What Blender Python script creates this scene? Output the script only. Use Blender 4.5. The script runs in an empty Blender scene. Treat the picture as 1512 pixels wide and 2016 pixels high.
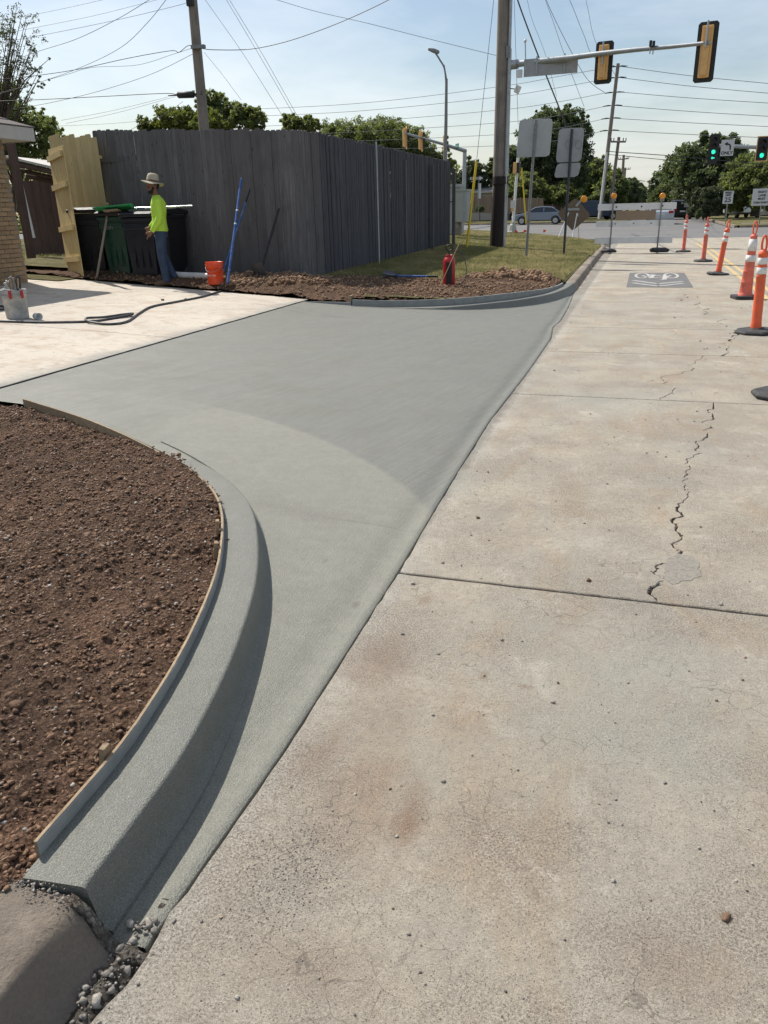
import bpy, bmesh, math, random
import numpy as np
from mathutils import Vector, Matrix, noise
R = math.radians
random.seed(7)
C = bpy.context.scene.collection
sc = bpy.context.scene

# ---------------------------------------------------------------- camera
F, CW, CH, EYE = 1514.0, 1512.0, 2016.0, 1.5
def _cam():
    r = R(1.5); hx, hy = 1272.0, 400.0
    y0 = hy + (hx-756)*math.tan(r)
    p = math.atan((1008-y0)*math.cos(r)/F)
    up = Vector((-math.sin(r)*math.cos(p), math.cos(r)*math.cos(p), -math.sin(p)))
    d = Vector((hx-756, 1008-hy, F)).normalized()
    d = (d-up*d.dot(up)).normalized()
    X = d.cross(up)
    if X.x < 0: X = -X
    return X, d, up
AX, AY, AZ = _cam()
def ray(px, py):
    v = Vector((px-756, -(py-1008), F)).normalized()
    return Vector((AX.dot(v), AY.dot(v), AZ.dot(v)))
def G(px, py, z=0.0):
    w = ray(px, py); t = (z-EYE)/w.z
    return Vector((w.x*t, w.y*t, z))
def W(px, py, Y):
    w = ray(px, py); t = Y/w.y
    return Vector((w.x*t, Y, EYE+w.z*t))
cam = bpy.data.cameras.new('camera'); co = bpy.data.objects.new('camera', cam); C.objects.link(co)
rt = Vector((AX.x, AY.x, AZ.x)); uv = Vector((AX.y, AY.y, AZ.y)); fw = Vector((AX.z, AY.z, AZ.z))
co.matrix_world = Matrix(((rt.x, uv.x, -fw.x, 0), (rt.y, uv.y, -fw.y, 0), (rt.z, uv.z, -fw.z, EYE), (0, 0, 0, 1)))
cam.sensor_fit = 'HORIZONTAL'; cam.sensor_width = 36; cam.lens = 36*F/CW
cam.clip_start = 0.05; cam.clip_end = 3000
sc.camera = co

# ---------------------------------------------------------------- light
SUN_AZ, SUN_EL = -60.0, 50.0          # azimuth from +Y towards +X
world = bpy.data.worlds.new('World'); sc.world = world; world.use_nodes = True
wn, wl = world.node_tree.nodes, world.node_tree.links
wn.clear()
sky = wn.new('ShaderNodeTexSky'); sky.sky_type = 'NISHITA'; sky.sun_disc = False
sky.sun_elevation = R(SUN_EL); sky.sun_rotation = R(SUN_AZ % 360); sky.dust_density = 1.4; sky.air_density = 1.15; sky.ozone_density = 1.6
bg = wn.new('ShaderNodeBackground'); bg.inputs[1].default_value = 0.100
wo = wn.new('ShaderNodeOutputWorld')
tc = wn.new('ShaderNodeTexCoord'); mp = wn.new('ShaderNodeMapping'); mp.inputs['Scale'].default_value = (1.0, 2.2, 5.0); mp.inputs['Rotation'].default_value = (0, 0, R(25))
nz = wn.new('ShaderNodeTexNoise'); nz.inputs['Scale'].default_value = 1.6; nz.inputs['Detail'].default_value = 8; nz.inputs['Roughness'].default_value = .58; nz.inputs['Distortion'].default_value = .4
cr = wn.new('ShaderNodeValToRGB'); cr.color_ramp.elements[0].position = .36; cr.color_ramp.elements[1].position = .74
mu = wn.new('ShaderNodeMath'); mu.operation = 'MULTIPLY'; mu.inputs[1].default_value = .66
mx = wn.new('ShaderNodeMix'); mx.data_type = 'RGBA'; mx.inputs[7].default_value = (9.6, 10.0, 10.4, 1)
wl.new(tc.outputs['Generated'], mp.inputs[0]); wl.new(mp.outputs[0], nz.inputs[0]); wl.new(nz.outputs[0], cr.inputs[0])
wl.new(cr.outputs[0], mu.inputs[0]); wl.new(mu.outputs[0], mx.inputs[0]); wl.new(sky.outputs[0], mx.inputs[6])
wl.new(mx.outputs[2], bg.inputs[0]); wl.new(bg.outputs[0], wo.inputs[0])
sun = bpy.data.lights.new('sun', 'SUN'); sun.energy = 5.0; sun.angle = R(.55); sun.color = (1, .945, .86)
so = bpy.data.objects.new('sun', sun); C.objects.link(so)
sd = Vector((math.sin(R(SUN_AZ))*math.cos(R(SUN_EL)), math.cos(R(SUN_AZ))*math.cos(R(SUN_EL)), math.sin(R(SUN_EL))))
so.rotation_euler = sd.to_track_quat('Z', 'Y').to_euler(); so.location = (0, 0, 30)
sc.view_settings.view_transform = 'Standard'; sc.view_settings.look = 'None'
sc.view_settings.gamma = 1; sc.view_settings.use_curve_mapping = False
sc.view_settings.exposure = 0.22

# ---------------------------------------------------------------- materials
class NT:
    def __init__(s, name, coord='obj'):
        s.m = bpy.data.materials.new(name); s.m.use_nodes = True
        s.n = s.m.node_tree.nodes; s.l = s.m.node_tree.links
        s.b = s.n['Principled BSDF']
        if coord == 'obj': s.co = s.n.new('ShaderNodeTexCoord').outputs['Object']
        else: s.co = s.n.new('ShaderNodeNewGeometry').outputs['Position']
    def map(s, scale=(1, 1, 1), rz=0, loc=(0, 0, 0), src=None):
        n = s.n.new('ShaderNodeMapping'); n.inputs['Scale'].default_value = scale; n.inputs['Rotation'].default_value = (0, 0, rz); n.inputs['Location'].default_value = loc
        s.l.new(src or s.co, n.inputs[0]); return n.outputs[0]
    def noise(s, scale, detail=4, rough=.55, src=None, dist=0):
        n = s.n.new('ShaderNodeTexNoise'); n.inputs['Scale'].default_value = scale; n.inputs['Detail'].default_value = detail
        n.inputs['Roughness'].default_value = rough; n.inputs['Distortion'].default_value = dist
        s.l.new(src or s.co, n.inputs['Vector']); return n.outputs[0]
    def voro(s, scale, feature='F1', src=None, out='Distance'):
        n = s.n.new('ShaderNodeTexVoronoi'); n.feature = feature; n.inputs['Scale'].default_value = scale
        s.l.new(src or s.co, n.inputs['Vector']); return n.outputs[out]
    def ramp(s, f, lo, hi, a=0., b=1.):
        n = s.n.new('ShaderNodeMapRange'); n.inputs[1].default_value = lo; n.inputs[2].default_value = hi
        n.inputs[3].default_value = a; n.inputs[4].default_value = b; s.l.new(f, n.inputs[0]); return n.outputs[0]
    def math(s, op, a, b=None):
        n = s.n.new('ShaderNodeMath'); n.operation = op
        for i, v in enumerate((a, b)):
            if v is None: continue
            if isinstance(v, (int, float)): n.inputs[i].default_value = v
            else: s.l.new(v, n.inputs[i])
        return n.outputs[0]
    def mix(s, f, a, b, mode='MIX'):
        n = s.n.new('ShaderNodeMix'); n.data_type = 'RGBA'; n.blend_type = mode
        for i, v in ((0, f), (6, a), (7, b)):
            if isinstance(v, (int, float)): n.inputs[i].default_value = v
            elif isinstance(v, tuple): n.inputs[i].default_value = (*v[:3], 1)
            else: s.l.new(v, n.inputs[i])
        return n.outputs[2]
    def bump(s, h, strength=.3, dist=.01, prev=None):
        n = s.n.new('ShaderNodeBump'); n.inputs['Strength'].default_value = strength; n.inputs['Distance'].default_value = dist
        s.l.new(h, n.inputs['Height'])
        if prev: s.l.new(prev, n.inputs['Normal'])
        return n.outputs[0]
    def done(s, col, rough=.8, bump=None, metal=0, spec=.35):
        if isinstance(col, tuple): s.b.inputs['Base Color'].default_value = (*col[:3], 1)
        else: s.l.new(col, s.b.inputs['Base Color'])
        if isinstance(rough, (int, float)): s.b.inputs['Roughness'].default_value = rough
        else: s.l.new(rough, s.b.inputs['Roughness'])
        s.b.inputs['Metallic'].default_value = metal; s.b.inputs['Specular IOR Level'].default_value = spec
        if bump: s.l.new(bump, s.b.inputs['Normal'])
        return s.m
    def rnd(s): return s.n.new('ShaderNodeObjectInfo').outputs['Random']
    def island(s): return s.n.new('ShaderNodeNewGeometry').outputs['Random Per Island']

def simple(name, col, rough=.6, metal=0, spec=.4, dirt=.25, ds=6, bump=.0, bs=60, rnd=0, dirtcol=None, emit=None, coord='obj'):
    t = NT(name, coord)
    d = dirtcol or tuple(c*.55+.02 for c in col)
    c = t.mix(t.math('MULTIPLY', t.ramp(t.noise(ds, 6, .65), .42, .72), dirt), col, d)
    if rnd:
        c = t.mix(t.ramp(t.rnd(), 0, 1, 0, rnd), c, tuple(x*.45 for x in col))
    b = t.bump(t.noise(bs, 3), bump, .005) if bump else None
    m = t.done(c, t.ramp(t.noise(ds*2, 3), .3, .7, max(.05, rough-.08), min(1, rough+.08)), b, metal, spec)
    if emit:
        t.b.inputs['Emission Color'].default_value = (*emit[:3], 1); t.b.inputs['Emission Strength'].default_value = emit[3]
    return m

def m_road():
    t = NT('old_concrete', 'pos')
    n1 = t.noise(.55, 5, .6); n2 = t.noise(2.6, 6, .65, dist=.6); n3 = t.noise(28, 5, .7); n4 = t.noise(420, 3, .7)
    c = t.mix(t.ramp(n1, .35, .66), (.52, .455, .35), (.41, .385, .325))
    c = t.mix(t.math('MULTIPLY', t.ramp(t.noise(1.7, 6, .66, src=t.map((1.3, .55, 1), 0, (3.1, 7.7, 0)), dist=.8), .50, .66), .62), c, (.44, .315, .195))
    c = t.mix(t.math('MULTIPLY', t.ramp(n2, .50, .72), .45), c, (.30, .285, .25))
    c = t.mix(t.math('MULTIPLY', t.ramp(t.noise(3.4, 7, .72, src=t.map((1, .7, 1), 0, (9, 2, 0)), dist=1), .56, .68), .65), c, (.66, .61, .52))
    # cement slurry smeared beside the new seam
    sx = t.n.new('ShaderNodeSeparateXYZ'); t.l.new(t.co, sx.inputs[0])
    ed = t.ramp(t.math('ADD', sx.outputs[0], t.math('MULTIPLY', t.noise(6, 6, .75, src=t.map((1, .5, 1))), .42)), -.76, -.58, 1, 0)
    c = t.mix(t.math('MULTIPLY', ed, .75), c, (.60, .575, .52))
    ed2 = t.ramp(t.math('ADD', sx.outputs[0], t.math('MULTIPLY', t.noise(13, 6, .75, src=t.map((1, .4, 1), 0, (2, 5, 0))), .16)), -.86, -.81, 1, 0)
    c = t.mix(t.math('MULTIPLY', ed2, .75), c, (.17, .165, .145))
    stain = None
    for (px, py, ra, ry_, st_) in ((806, 1600, .05, .15, .95), (752, 1300, .12, .20, .6), (640, 1480, .09, .16, .5), (952, 1332, .018, .035, .8), (1035, 1352, .04, .018, .8), (840, 1180, .03, .06, .6), (720, 1560, .16, .30, .5), (760, 1420, .14, .20, .5), (900, 1420, .10, .14, .35), (1330, 1900, .14, .10, .4), (660, 1460, .03, .05, .6), (610, 1900, .2, .10, .3), (1430, 1806, .02, .015, .9)):
        q_ = G(px, py); v_ = t.map((1/ra, 1/ry_, 0), 0, (-q_.x/ra, -q_.y/ry_, 0)); ln = t.n.new('ShaderNodeVectorMath'); ln.operation = 'LENGTH'; t.l.new(v_, ln.inputs[0])
        f_ = t.math('MULTIPLY', t.ramp(t.math('ADD', ln.outputs['Value'], t.math('MULTIPLY', t.noise(11, 5, .75), 1.6)), 1.0, 2.1, 1, 0), st_)
        stain = f_ if stain is None else t.math('MAXIMUM', stain, f_)
    c = t.mix(stain, c, (.25, .140, .075))
    c = t.mix(t.ramp(n3, .36, .58), t.mix(.28, c, (.18, .155, .13)), c)
    rgh = t.ramp(t.noise(1.9, 4, .6, src=t.map((1, 1, 1), 0, (7, 1, 0))), .40, .60, .30, .95)
    c = t.mix(t.math('MULTIPLY', t.ramp(t.noise(150, 5, .8), .42, .56, 1, 0), rgh), c, (.15, .125, .10))
    c = t.mix(t.math('MULTIPLY', t.ramp(t.noise(48, 6, .8, src=t.map((1, 1.6, 1))), .58, .66, 0, .8), t.ramp(t.noise(2.8, 4, .6, src=t.map((1, 1, 1), 0, (3, 8, 0))), .45, .60)), c, (.17, .145, .115))
    c = t.mix(t.ramp(t.noise(.9, 4, .6, src=t.map((1, 1, 1), 0, (13, 5, 0))), .52, .68, 0, .55), c, (.345, .35, .30))
    c = t.mix(t.math('MULTIPLY', t.ramp(t.noise(330, 3, .7), .50, .62, 0, 1), .35), c, (.74, .69, .60))
    c = t.mix(t.ramp(n4, .38, .55), t.mix(.35, c, (.14, .12, .10)), c)
    # exposed aggregate specks
    sp = t.voro(230, out='Color'); d = t.voro(230)
    sep = t.n.new('ShaderNodeSeparateColor'); t.l.new(sp, sep.inputs[0])
    light = t.math('MULTIPLY', t.math('GREATER_THAN', sep.outputs[0], .80), t.math('LESS_THAN', d, .34))
    dark = t.math('MULTIPLY', t.math('LESS_THAN', sep.outputs[0], .13), t.math('LESS_THAN', d, .38))
    c = t.mix(t.math('MULTIPLY', light, .32), c, (.66, .60, .50)); c = t.mix(t.math('MULTIPLY', dark, .7), c, (.10, .085, .075))
    # hairline craze cracks, only in patches
    wv = t.n.new('ShaderNodeVectorMath'); wv.operation = 'ADD'
    nn = t.n.new('ShaderNodeTexNoise'); nn.inputs['Scale'].default_value = 7; t.l.new(t.co, nn.inputs['Vector'])
    sc_ = t.n.new('ShaderNodeVectorMath'); sc_.operation = 'SCALE'; sc_.inputs['Scale'].default_value = .16; t.l.new(nn.outputs['Color'], sc_.inputs[0])
    t.l.new(t.co, wv.inputs[0]); t.l.new(sc_.outputs[0], wv.inputs[1])
    e = t.voro(9.5, 'DISTANCE_TO_EDGE', src=wv.outputs[0])
    hair = t.math('MULTIPLY', t.math('LESS_THAN', e, .013), t.ramp(t.noise(2.4, 3), .46, .60))
    c = t.mix(t.math('MULTIPLY', hair, .45), c, (.12, .10, .085))
    h = t.math('ADD', t.math('MULTIPLY', n4, .5), t.math('MULTIPLY', n3, .8))
    h = t.math('SUBTRACT', h, t.math('MULTIPLY', dark, .35))
    b = t.bump(h, .85, .014); b = t.bump(t.noise(5, 4), .25, .02, b)
    return t.done(c, .88, b, 0, .25)

def m_fresh(broom=True, name='fresh_concrete'):
    t = NT(name, 'pos')
    n1 = t.noise(.7, 4, .6); n2 = t.noise(2.4, 5, .6, dist=.5)
    c = t.mix(t.ramp(n1, .3, .7), (.185, .186, .160), (.160, .164, .142))
    c = t.mix(t.math('MULTIPLY', t.ramp(n2, .5, .75), .5), c, (.155, .153, .122))
    c = t.mix(t.math('MULTIPLY', t.ramp(t.noise(1.3, 4, .6, src=t.map((1, 2, 1), .4, (4, 4, 0))), .55, .8), .4), c, (.21, .208, .172))
    fine = t.noise(230, 2, .6)
    rough = t.ramp(n2, .3, .7, .52, .72)
    bA = t.noise(1, 3, .6, src=t.map((150, 5, 5), 0))              # strokes along the gutter
    if broom:
        # float/broom zones: curved flare by the near curb against the long diagonal strokes beyond
        sub = t.n.new('ShaderNodeVectorMath'); sub.operation = 'SUBTRACT'; t.l.new(t.co, sub.inputs[0]); sub.inputs[1].default_value = (ARC[0], ARC[1], 0)
        flat = t.n.new('ShaderNodeVectorMath'); flat.operation = 'MULTIPLY'; t.l.new(sub.outputs[0], flat.inputs[0]); flat.inputs[1].default_value = (1, 1, 0)
        ln = t.n.new('ShaderNodeVectorMath'); ln.operation = 'LENGTH'; t.l.new(flat.outputs[0], ln.inputs[0])
        mask = t.ramp(ln.outputs['Value'], ARC[2]-.02, ARC[2]+.02, 1, 0)
        sxx = t.n.new('ShaderNodeSeparateXYZ'); t.l.new(t.co, sxx.inputs[0]); mask = t.math('MULTIPLY', mask, t.ramp(t.math('ADD', sxx.outputs[0], t.noise(2, 4)), -2.9, -2.3, .25, 1))
        c = t.mix(mask, c, t.mix(t.ramp(ln.outputs['Value'], ARC[2]-1.6, ARC[2], .25, .95), c, (.242, .236, .190)))
        bB = t.noise(1, 4, .7, src=t.map((1.6, 42, 5), 0, (0, 0, 0), t.map((1, 1, 1), R(-78))))
        c = t.mix(t.math('MULTIPLY', t.math('SUBTRACT', 1, mask), t.ramp(bB, .46, .66, 0, .6)), c, (.105, .108, .094))
        mm = t.n.new('ShaderNodeMix'); t.l.new(mask, mm.inputs[0]); t.l.new(bB, mm.inputs[2]); t.l.new(bA, mm.inputs[3])
        hb = mm.outputs[0]
    else: hb = t.noise(1, 3, .6, src=t.map((60, 14, 10), R(70)))
    c = t.mix(t.ramp(fine, .38, .58, .5, 0), c, (.075, .078, .066))
    c = t.mix(t.ramp(t.noise(14, 5, .7), .35, .62, .3, 0), c, (.10, .104, .088))
    c = t.mix(t.ramp(t.noise(300, 2, .7), .56, .66, 0, .5), c, (.36, .35, .30))
    if broom:
        for (px, py, ra, ry_, st_) in ((700, 1187, .018, .035, .7), (640, 1105, .012, .03, .4), (600, 1010, .35, .10, .22), (720, 1030, .30, .012, .35), (300, 720, .5, .2, .2)):
            q_ = T(px, py); v_ = t.map((1/ra, 1/ry_, 0), 0, (-q_.x/ra, -q_.y/ry_, 0)); ln2 = t.n.new('ShaderNodeVectorMath'); ln2.operation = 'LENGTH'; t.l.new(v_, ln2.inputs[0])
            c = t.mix(t.math('MULTIPLY', t.ramp(t.math('ADD', ln2.outputs['Value'], t.math('MULTIPLY', t.noise(40, 4, .75), 1.4)), 1.0, 1.9, 1, 0), st_), c, (.10, .09, .075))
    pit = t.math('LESS_THAN', t.voro(34), .045)
    c = t.mix(t.math('MULTIPLY', pit, .6), c, (.08, .085, .08))
    b = t.bump(hb, .42 if broom else .22, .004); b = t.bump(fine, .8, .005, b); b = t.bump(t.noise(40, 3), .15, .006, b)
    return t.done(c, rough, b, 0, .5)

def circ(p, q, r):
    ax, ay, bx, by, cx, cy = p.x, p.y, q.x, q.y, r.x, r.y
    d = 2*(ax*(by-cy)+bx*(cy-ay)+cx*(ay-by))
    ux = ((ax*ax+ay*ay)*(by-cy)+(bx*bx+by*by)*(cy-ay)+(cx*cx+cy*cy)*(ay-by))/d
    uy = ((ax*ax+ay*ay)*(cx-bx)+(bx*bx+by*by)*(ax-cx)+(cx*cx+cy*cy)*(bx-ax))/d
    return ux, uy, math.hypot(ax-ux, ay-uy)
def hd(x, y=0): return .05*min(11.0, max(0., -.95-x))
def T(px, py, off=0.):
    z = 0
    for _ in range(30): z = hd(G(px, py, z).x)+off
    return G(px, py, z)
ARC = circ(T(445, 806), T(680, 886), T(848, 1003))

def m_white_slab():
    t = NT('bleached_concrete', 'pos')
    c = t.mix(t.ramp(t.noise(.8, 5), .3, .7), (.56, .505, .42), (.46, .42, .36))
    c = t.mix(t.math('MULTIPLY', t.ramp(t.noise(3, 6, .7, src=t.map((.8, 1.1, 1), R(12)), dist=.6), .48, .68), .75), c, (.37, .275, .20))
    c = t.mix(t.math('MULTIPLY', t.ramp(t.noise(9, 6, .75, src=t.map((.9, 1.2, 1), R(-14)), dist=.5), .54, .65), .7), c, (.27, .235, .20))
    c = t.mix(t.ramp(t.noise(60, 4, .7), .35, .6, .3, 0), c, (.33, .28, .23))
    # smear of wet cement along the new joint
    sx = t.n.new('ShaderNodeSeparateXYZ'); t.l.new(t.co, sx.inputs[0])
    near = t.ramp(t.math('ADD', sx.outputs[0], t.math('MULTIPLY', t.noise(3, 6, .7), .5)), -4.98, -4.72, 0, 1)
    c = t.mix(t.math('MULTIPLY', near, .8), c, (.22, .22, .20))
    return t.done(c, .85, t.bump(t.noise(90, 4), .35, .008), 0, .25)

def m_soil(name='soil', a=(.240, .148, .096), b=(.130, .080, .054)):
    t = NT(name, 'pos')
    c = t.mix(t.ramp(t.noise(1.3, 5), .3, .7), a, b)
    c = t.mix(t.ramp(t.noise(22, 6, .7), .35, .7), t.mix(.5, c, (.065, .038, .028)), c)
    c = t.mix(t.math('MULTIPLY', t.ramp(t.noise(3.3, 4), .54, .72), .55), c, (.30, .17, .11))
    c = t.mix(t.ramp(t.noise(160, 2), .62, .75, 0, .5), c, (.26, .19, .14))
    vc = t.voro(75, out='Color'); vd = t.voro(75); sp = t.n.new('ShaderNodeSeparateColor'); t.l.new(vc, sp.inputs[0])
    c = t.mix(t.math('MULTIPLY', t.ramp(sp.outputs[0], .72, 1.0, 0, .55), t.ramp(vd, .35, .15, 0, 1)), c, (.30, .23, .175))
    c = t.mix(t.ramp(vd, .35, .62, 0, .6), c, tuple(x*.35 for x in b))
    bb = t.bump(t.noise(55, 6, .7), 1, .03); bb = t.bump(t.math('SUBTRACT', 1, vd), .9, .012, bb)
    return t.done(c, .95, bb, 0, .15)

def m_grass_ground():
    t = NT('lawn_ground', 'pos')
    c = t.mix(t.ramp(t.noise(.5, 5), .35, .65), (.16, .165, .065), (.33, .275, .14))
    c = t.mix(t.ramp(t.noise(5, 6, .7), .35, .65), t.mix(.6, c, (.05, .06, .02)), c)
    c = t.mix(t.ramp(t.noise(60, 4, .7), .4, .62, .5, 0), c, (.03, .035, .012))
    return t.done(c, .95, t.bump(t.noise(70, 5, .8), 1, .05), 0, .1)

def m_blades():
    t = NT('grass_blades', 'pos')
    c = t.mix(t.ramp(t.noise(.55, 5), .36, .62), (.20, .215, .075), (.46, .385, .20))
    c = t.mix(t.island(), c, t.mix(.55, c, (.46, .40, .20)))
    c = t.mix(t.ramp(t.noise(3, 5), .35, .6, .5, 0), c, (.05, .075, .02))
    t.done(c, .7, None, 0, .2)
    tr = t.n.new('ShaderNodeBsdfTranslucent'); t.l.new(c, tr.inputs[0]); ms = t.n.new('ShaderNodeMixShader'); ms.inputs[0].default_value = .45
    o = t.n['Material Output']; t.l.new(t.b.outputs[0], ms.inputs[1]); t.l.new(tr.outputs[0], ms.inputs[2]); t.l.new(ms.outputs[0], o.inputs[0])
    return t.m

def m_leaf(name, a, b, trans=.35):
    t = NT(name, 'obj')
    c = t.mix(t.island(), a, b)
    c = t.mix(t.ramp(t.noise(.7, 4), .4, .65, 0, .3), c, tuple(x*.55 for x in a))
    t.done(c, .55, None, 0, .3)
    tr = t.n.new('ShaderNodeBsdfTranslucent'); t.l.new(t.mix(.5, c, (a[0]*2.2, a[1]*2.0, a[2]*.6)), tr.inputs[0])
    ms = t.n.new('ShaderNodeMixShader'); ms.inputs[0].default_value = trans
    o = t.n['Material Output']; t.l.new(t.b.outputs[0], ms.inputs[1]); t.l.new(tr.outputs[0], ms.inputs[2]); t.l.new(ms.outputs[0], o.inputs[0])
    return t.m

def m_wood(name, a, b, grain=(40, 40, 2.5), rndamt=.6, bump=.5, knots=True):
    t = NT(name, 'obj')
    off = t.n.new('ShaderNodeVectorMath'); off.operation = 'ADD'
    cx = t.n.new('ShaderNodeCombineXYZ'); r = t.math('MULTIPLY', t.rnd(), 37.0); t.l.new(r, cx.inputs[0]); t.l.new(r, cx.inputs[2])
    t.l.new(t.co, off.inputs[0]); t.l.new(cx.outputs[0], off.inputs[1])
    g = t.noise(1, 6, .65, src=t.map(grain, 0, (0, 0, 0), off.outputs[0]), dist=.7)
    c = t.mix(t.ramp(g, .3, .7), a, b)
    c = t.mix(t.ramp(t.rnd(), 0, 1, 0, rndamt), c, tuple(x*.5 for x in a))
    c = t.mix(t.ramp(t.noise(2.2, 4, src=off.outputs[0]), .5, .75, 0, .5), c, tuple(x*.6 for x in b))
    if knots:
        k = t.voro(1, src=t.map((9, 9, 3.2), 0, (0, 0, 0), off.outputs[0]))
        c = t.mix(t.ramp(k, .05, .12, .8, 0), c, tuple(x*.25 for x in b))
    return t.done(c, .85, t.bump(g, bump, .006), 0, .2)

M = {}
def mk():
    M['road'] = m_road(); M['fresh'] = m_fresh(); M['fresh_curb'] = m_fresh(False, 'fresh_curb_concrete')
    M['white_slab'] = m_white_slab(); M['soil'] = m_soil(); M['soil2'] = m_soil('churned_soil', (.25, .155, .098), (.135, .082, .053))
    M['lawn'] = m_grass_ground(); M['blades'] = m_blades()
    t = NT('old_curb_concrete', 'pos')
    c = t.mix(t.ramp(t.noise(1.5, 5), .3, .7), (.31, .25, .19), (.20, .175, .145))
    c = t.mix(t.ramp(t.noise(9, 6, .7), .4, .7, 0, .5), c, (.20, .17, .14)); c = t.mix(t.ramp(t.noise(120, 3), .35, .6, .35, 0), c, (.16, .13, .11))
    c = t.mix(t.math('MULTIPLY', t.ramp(t.noise(3.2, 4, src=t.map((1, 1, 1), 0, (5, 5, 1))), .55, .7), .6), c, (.55, .47, .37))
    M['old_curb'] = t.done(c, .88, t.bump(t.noise(25, 7, .75), 1.0, .02), 0, .25)
    t = NT('asphalt', 'pos')
    c = t.mix(t.ramp(t.noise(.25, 5), .3, .7), (.17, .165, .16), (.125, .125, .125))
    c = t.mix(t.ramp(t.noise(1, 5, .7, src=t.map((.25, 2.5, 1))), .45, .7, 0, .4), c, (.23, .22, .205))
    M['asphalt'] = t.done(c, .9, t.bump(t.noise(120, 3), .4, .01), 0, .25)
    M['subbase'] = simple('joint_filler', (.06, .052, .045), .95, dirt=.6, ds=30, coord='pos')
    M['fence'] = m_wood('weathered_fence_wood', (.205, .195, .192), (.095, .091, .094), (30, 30, 1.6), rndamt=.9)
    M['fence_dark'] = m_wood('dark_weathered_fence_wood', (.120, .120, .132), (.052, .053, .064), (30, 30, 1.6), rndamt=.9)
    M['newwood'] = m_wood('new_pine', (.62, .50, .26), (.47, .36, .17), rndamt=.4, bump=.3)
    M['formwood'] = m_wood('form_board_wood', (.38, .29, .19), (.23, .17, .11), (30, 30, 30), rndamt=.0)
    M['formgrey'] = simple('cement_coated_board', (.27, .28, .27), .85, dirt=.6, ds=9, bump=.4, bs=50)
    M['pole'] = m_wood('pole_wood', (.31, .265, .225), (.17, .145, .125), (26, 26, 1.4), .0, .9, False)
    M['poledark'] = m_wood('dark_pole_sleeve', (.050, .038, .032), (.028, .022, .02), (20, 20, 2), .0, .5, False)
    M['brownwood'] = m_wood('brown_painted_wood', (.13, .085, .07), (.085, .055, .045), (8, 8, 1), .2, .3, False)
    M['beigewood'] = m_wood('beige_fence_wood', (.30, .225, .165), (.21, .155, .115), (20, 20, 1.5), .4, .3, False)
    M['brick'] = simple('tan_brick', (.40, .27, .16), .9, dirt=.5, ds=14, rnd=.5, bump=.5)
    M['mortar'] = simple('mortar', (.30, .24, .18), .95, dirt=.3)
    M['shingle'] = simple('roof_shingle', (.13, .11, .105), .95, dirt=.6, ds=20, rnd=.5, bump=.6)
    M['trim'] = simple('painted_trim', (.50, .47, .43), .6, dirt=.3)
    M['black_plastic'] = simple('black_plastic', (.010, .010, .012), .5, dirt=.3, dirtcol=(.03, .03, .03))
    M['navy_plastic'] = simple('navy_plastic', (.010, .011, .020), .45, dirt=.3, dirtcol=(.03, .03, .035))
    M['green_plastic'] = simple('green_plastic', (.008, .045, .030), .4, dirt=.4, dirtcol=(.05, .07, .06))
    M['rubber'] = simple('black_rubber', (.028, .028, .030), .75, dirt=.6, ds=14, dirtcol=(.10, .095, .09), bump=.3)
    M['hose'] = simple('hose_rubber', (.045, .047, .05), .5, dirt=.6, ds=12, dirtcol=(.16, .15, .14))
    M['orange'] = simple('orange_plastic', (.82, .125, .045), .5, dirt=.8, ds=9, dirtcol=(.42, .12, .07))
    M['orange2'] = simple('faded_orange_plastic', (.76, .17, .12), .55, dirt=.9, ds=9, dirtcol=(.42, .12, .08))
    M['orange_bucket'] = simple('orange_bucket_plastic', (.86, .075, .015), .35, dirt=.35, ds=14, dirtcol=(.6, .3, .2))
    M['band'] = simple('reflective_band', (.74, .73, .71), .45, dirt=.7, ds=16, dirtcol=(.42, .38, .35))
    M['white'] = simple('white_paint', (.74, .74, .73), .6, dirt=.35, ds=4, dirtcol=(.45, .44, .42))
    M['whitemark'] = simple('road_paint_white', (.50, .49, .46), .8, dirt=1., ds=18, dirtcol=(.22, .21, .2), coord='pos')
    M['yellowmark'] = simple('road_paint_yellow', (.52, .37, .13), .8, dirt=1.0, ds=9, dirtcol=(.43, .38, .29), coord='pos')
    M['darkmark'] = simple('dark_marking', (.11, .11, .11), .8, dirt=1., ds=8, dirtcol=(.17, .165, .16), coord='pos')
    M['galv'] = simple('galvanized_steel', (.38, .40, .41), .45, .6, dirt=.5, ds=4)
    M['galvdull'] = simple('dull_galvanized_post', (.25, .25, .25), .6, .4, dirt=.5, ds=10)
    M['alu'] = simple('aluminium_sign_back', (.42, .43, .42), .5, .35, dirt=.4, ds=3, dirtcol=(.30, .31, .30))
    M['alu2'] = simple('aluminium_sign_back_dull', (.36, .36, .37), .55, .3, dirt=.4, ds=3)
    M['brush_alu'] = simple('polished_pole', (.72, .73, .75), .25, .9, dirt=.1)
    M['sigyellow'] = simple('signal_housing_yellow', (.74, .44, .17), .5, dirt=.3)
    M['sigblack'] = simple('signal_black', (.02, .02, .02), .5)
    M['siggreen'] = simple('green_lens_lit', (.02, .5, .35), .3, emit=(.04, .95, .62, .9))
    M['sigdim'] = simple('unlit_lens', (.05, .03, .025), .25)
    M['signwhite'] = simple('sign_white', (.58, .58, .57), .5, dirt=.15)
    M['signgreen'] = simple('sign_green', (.03, .20, .14), .5, dirt=.2)
    M['signblack'] = simple('sign_black', (.02, .02, .02), .6)
    M['cabinet'] = simple('cabinet_metal', (.36, .37, .335), .5, .2, dirt=.3, ds=3)
    M['amber'] = simple('amber_lens', (.80, .30, .015), .2, dirt=.1, spec=.7)
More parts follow.
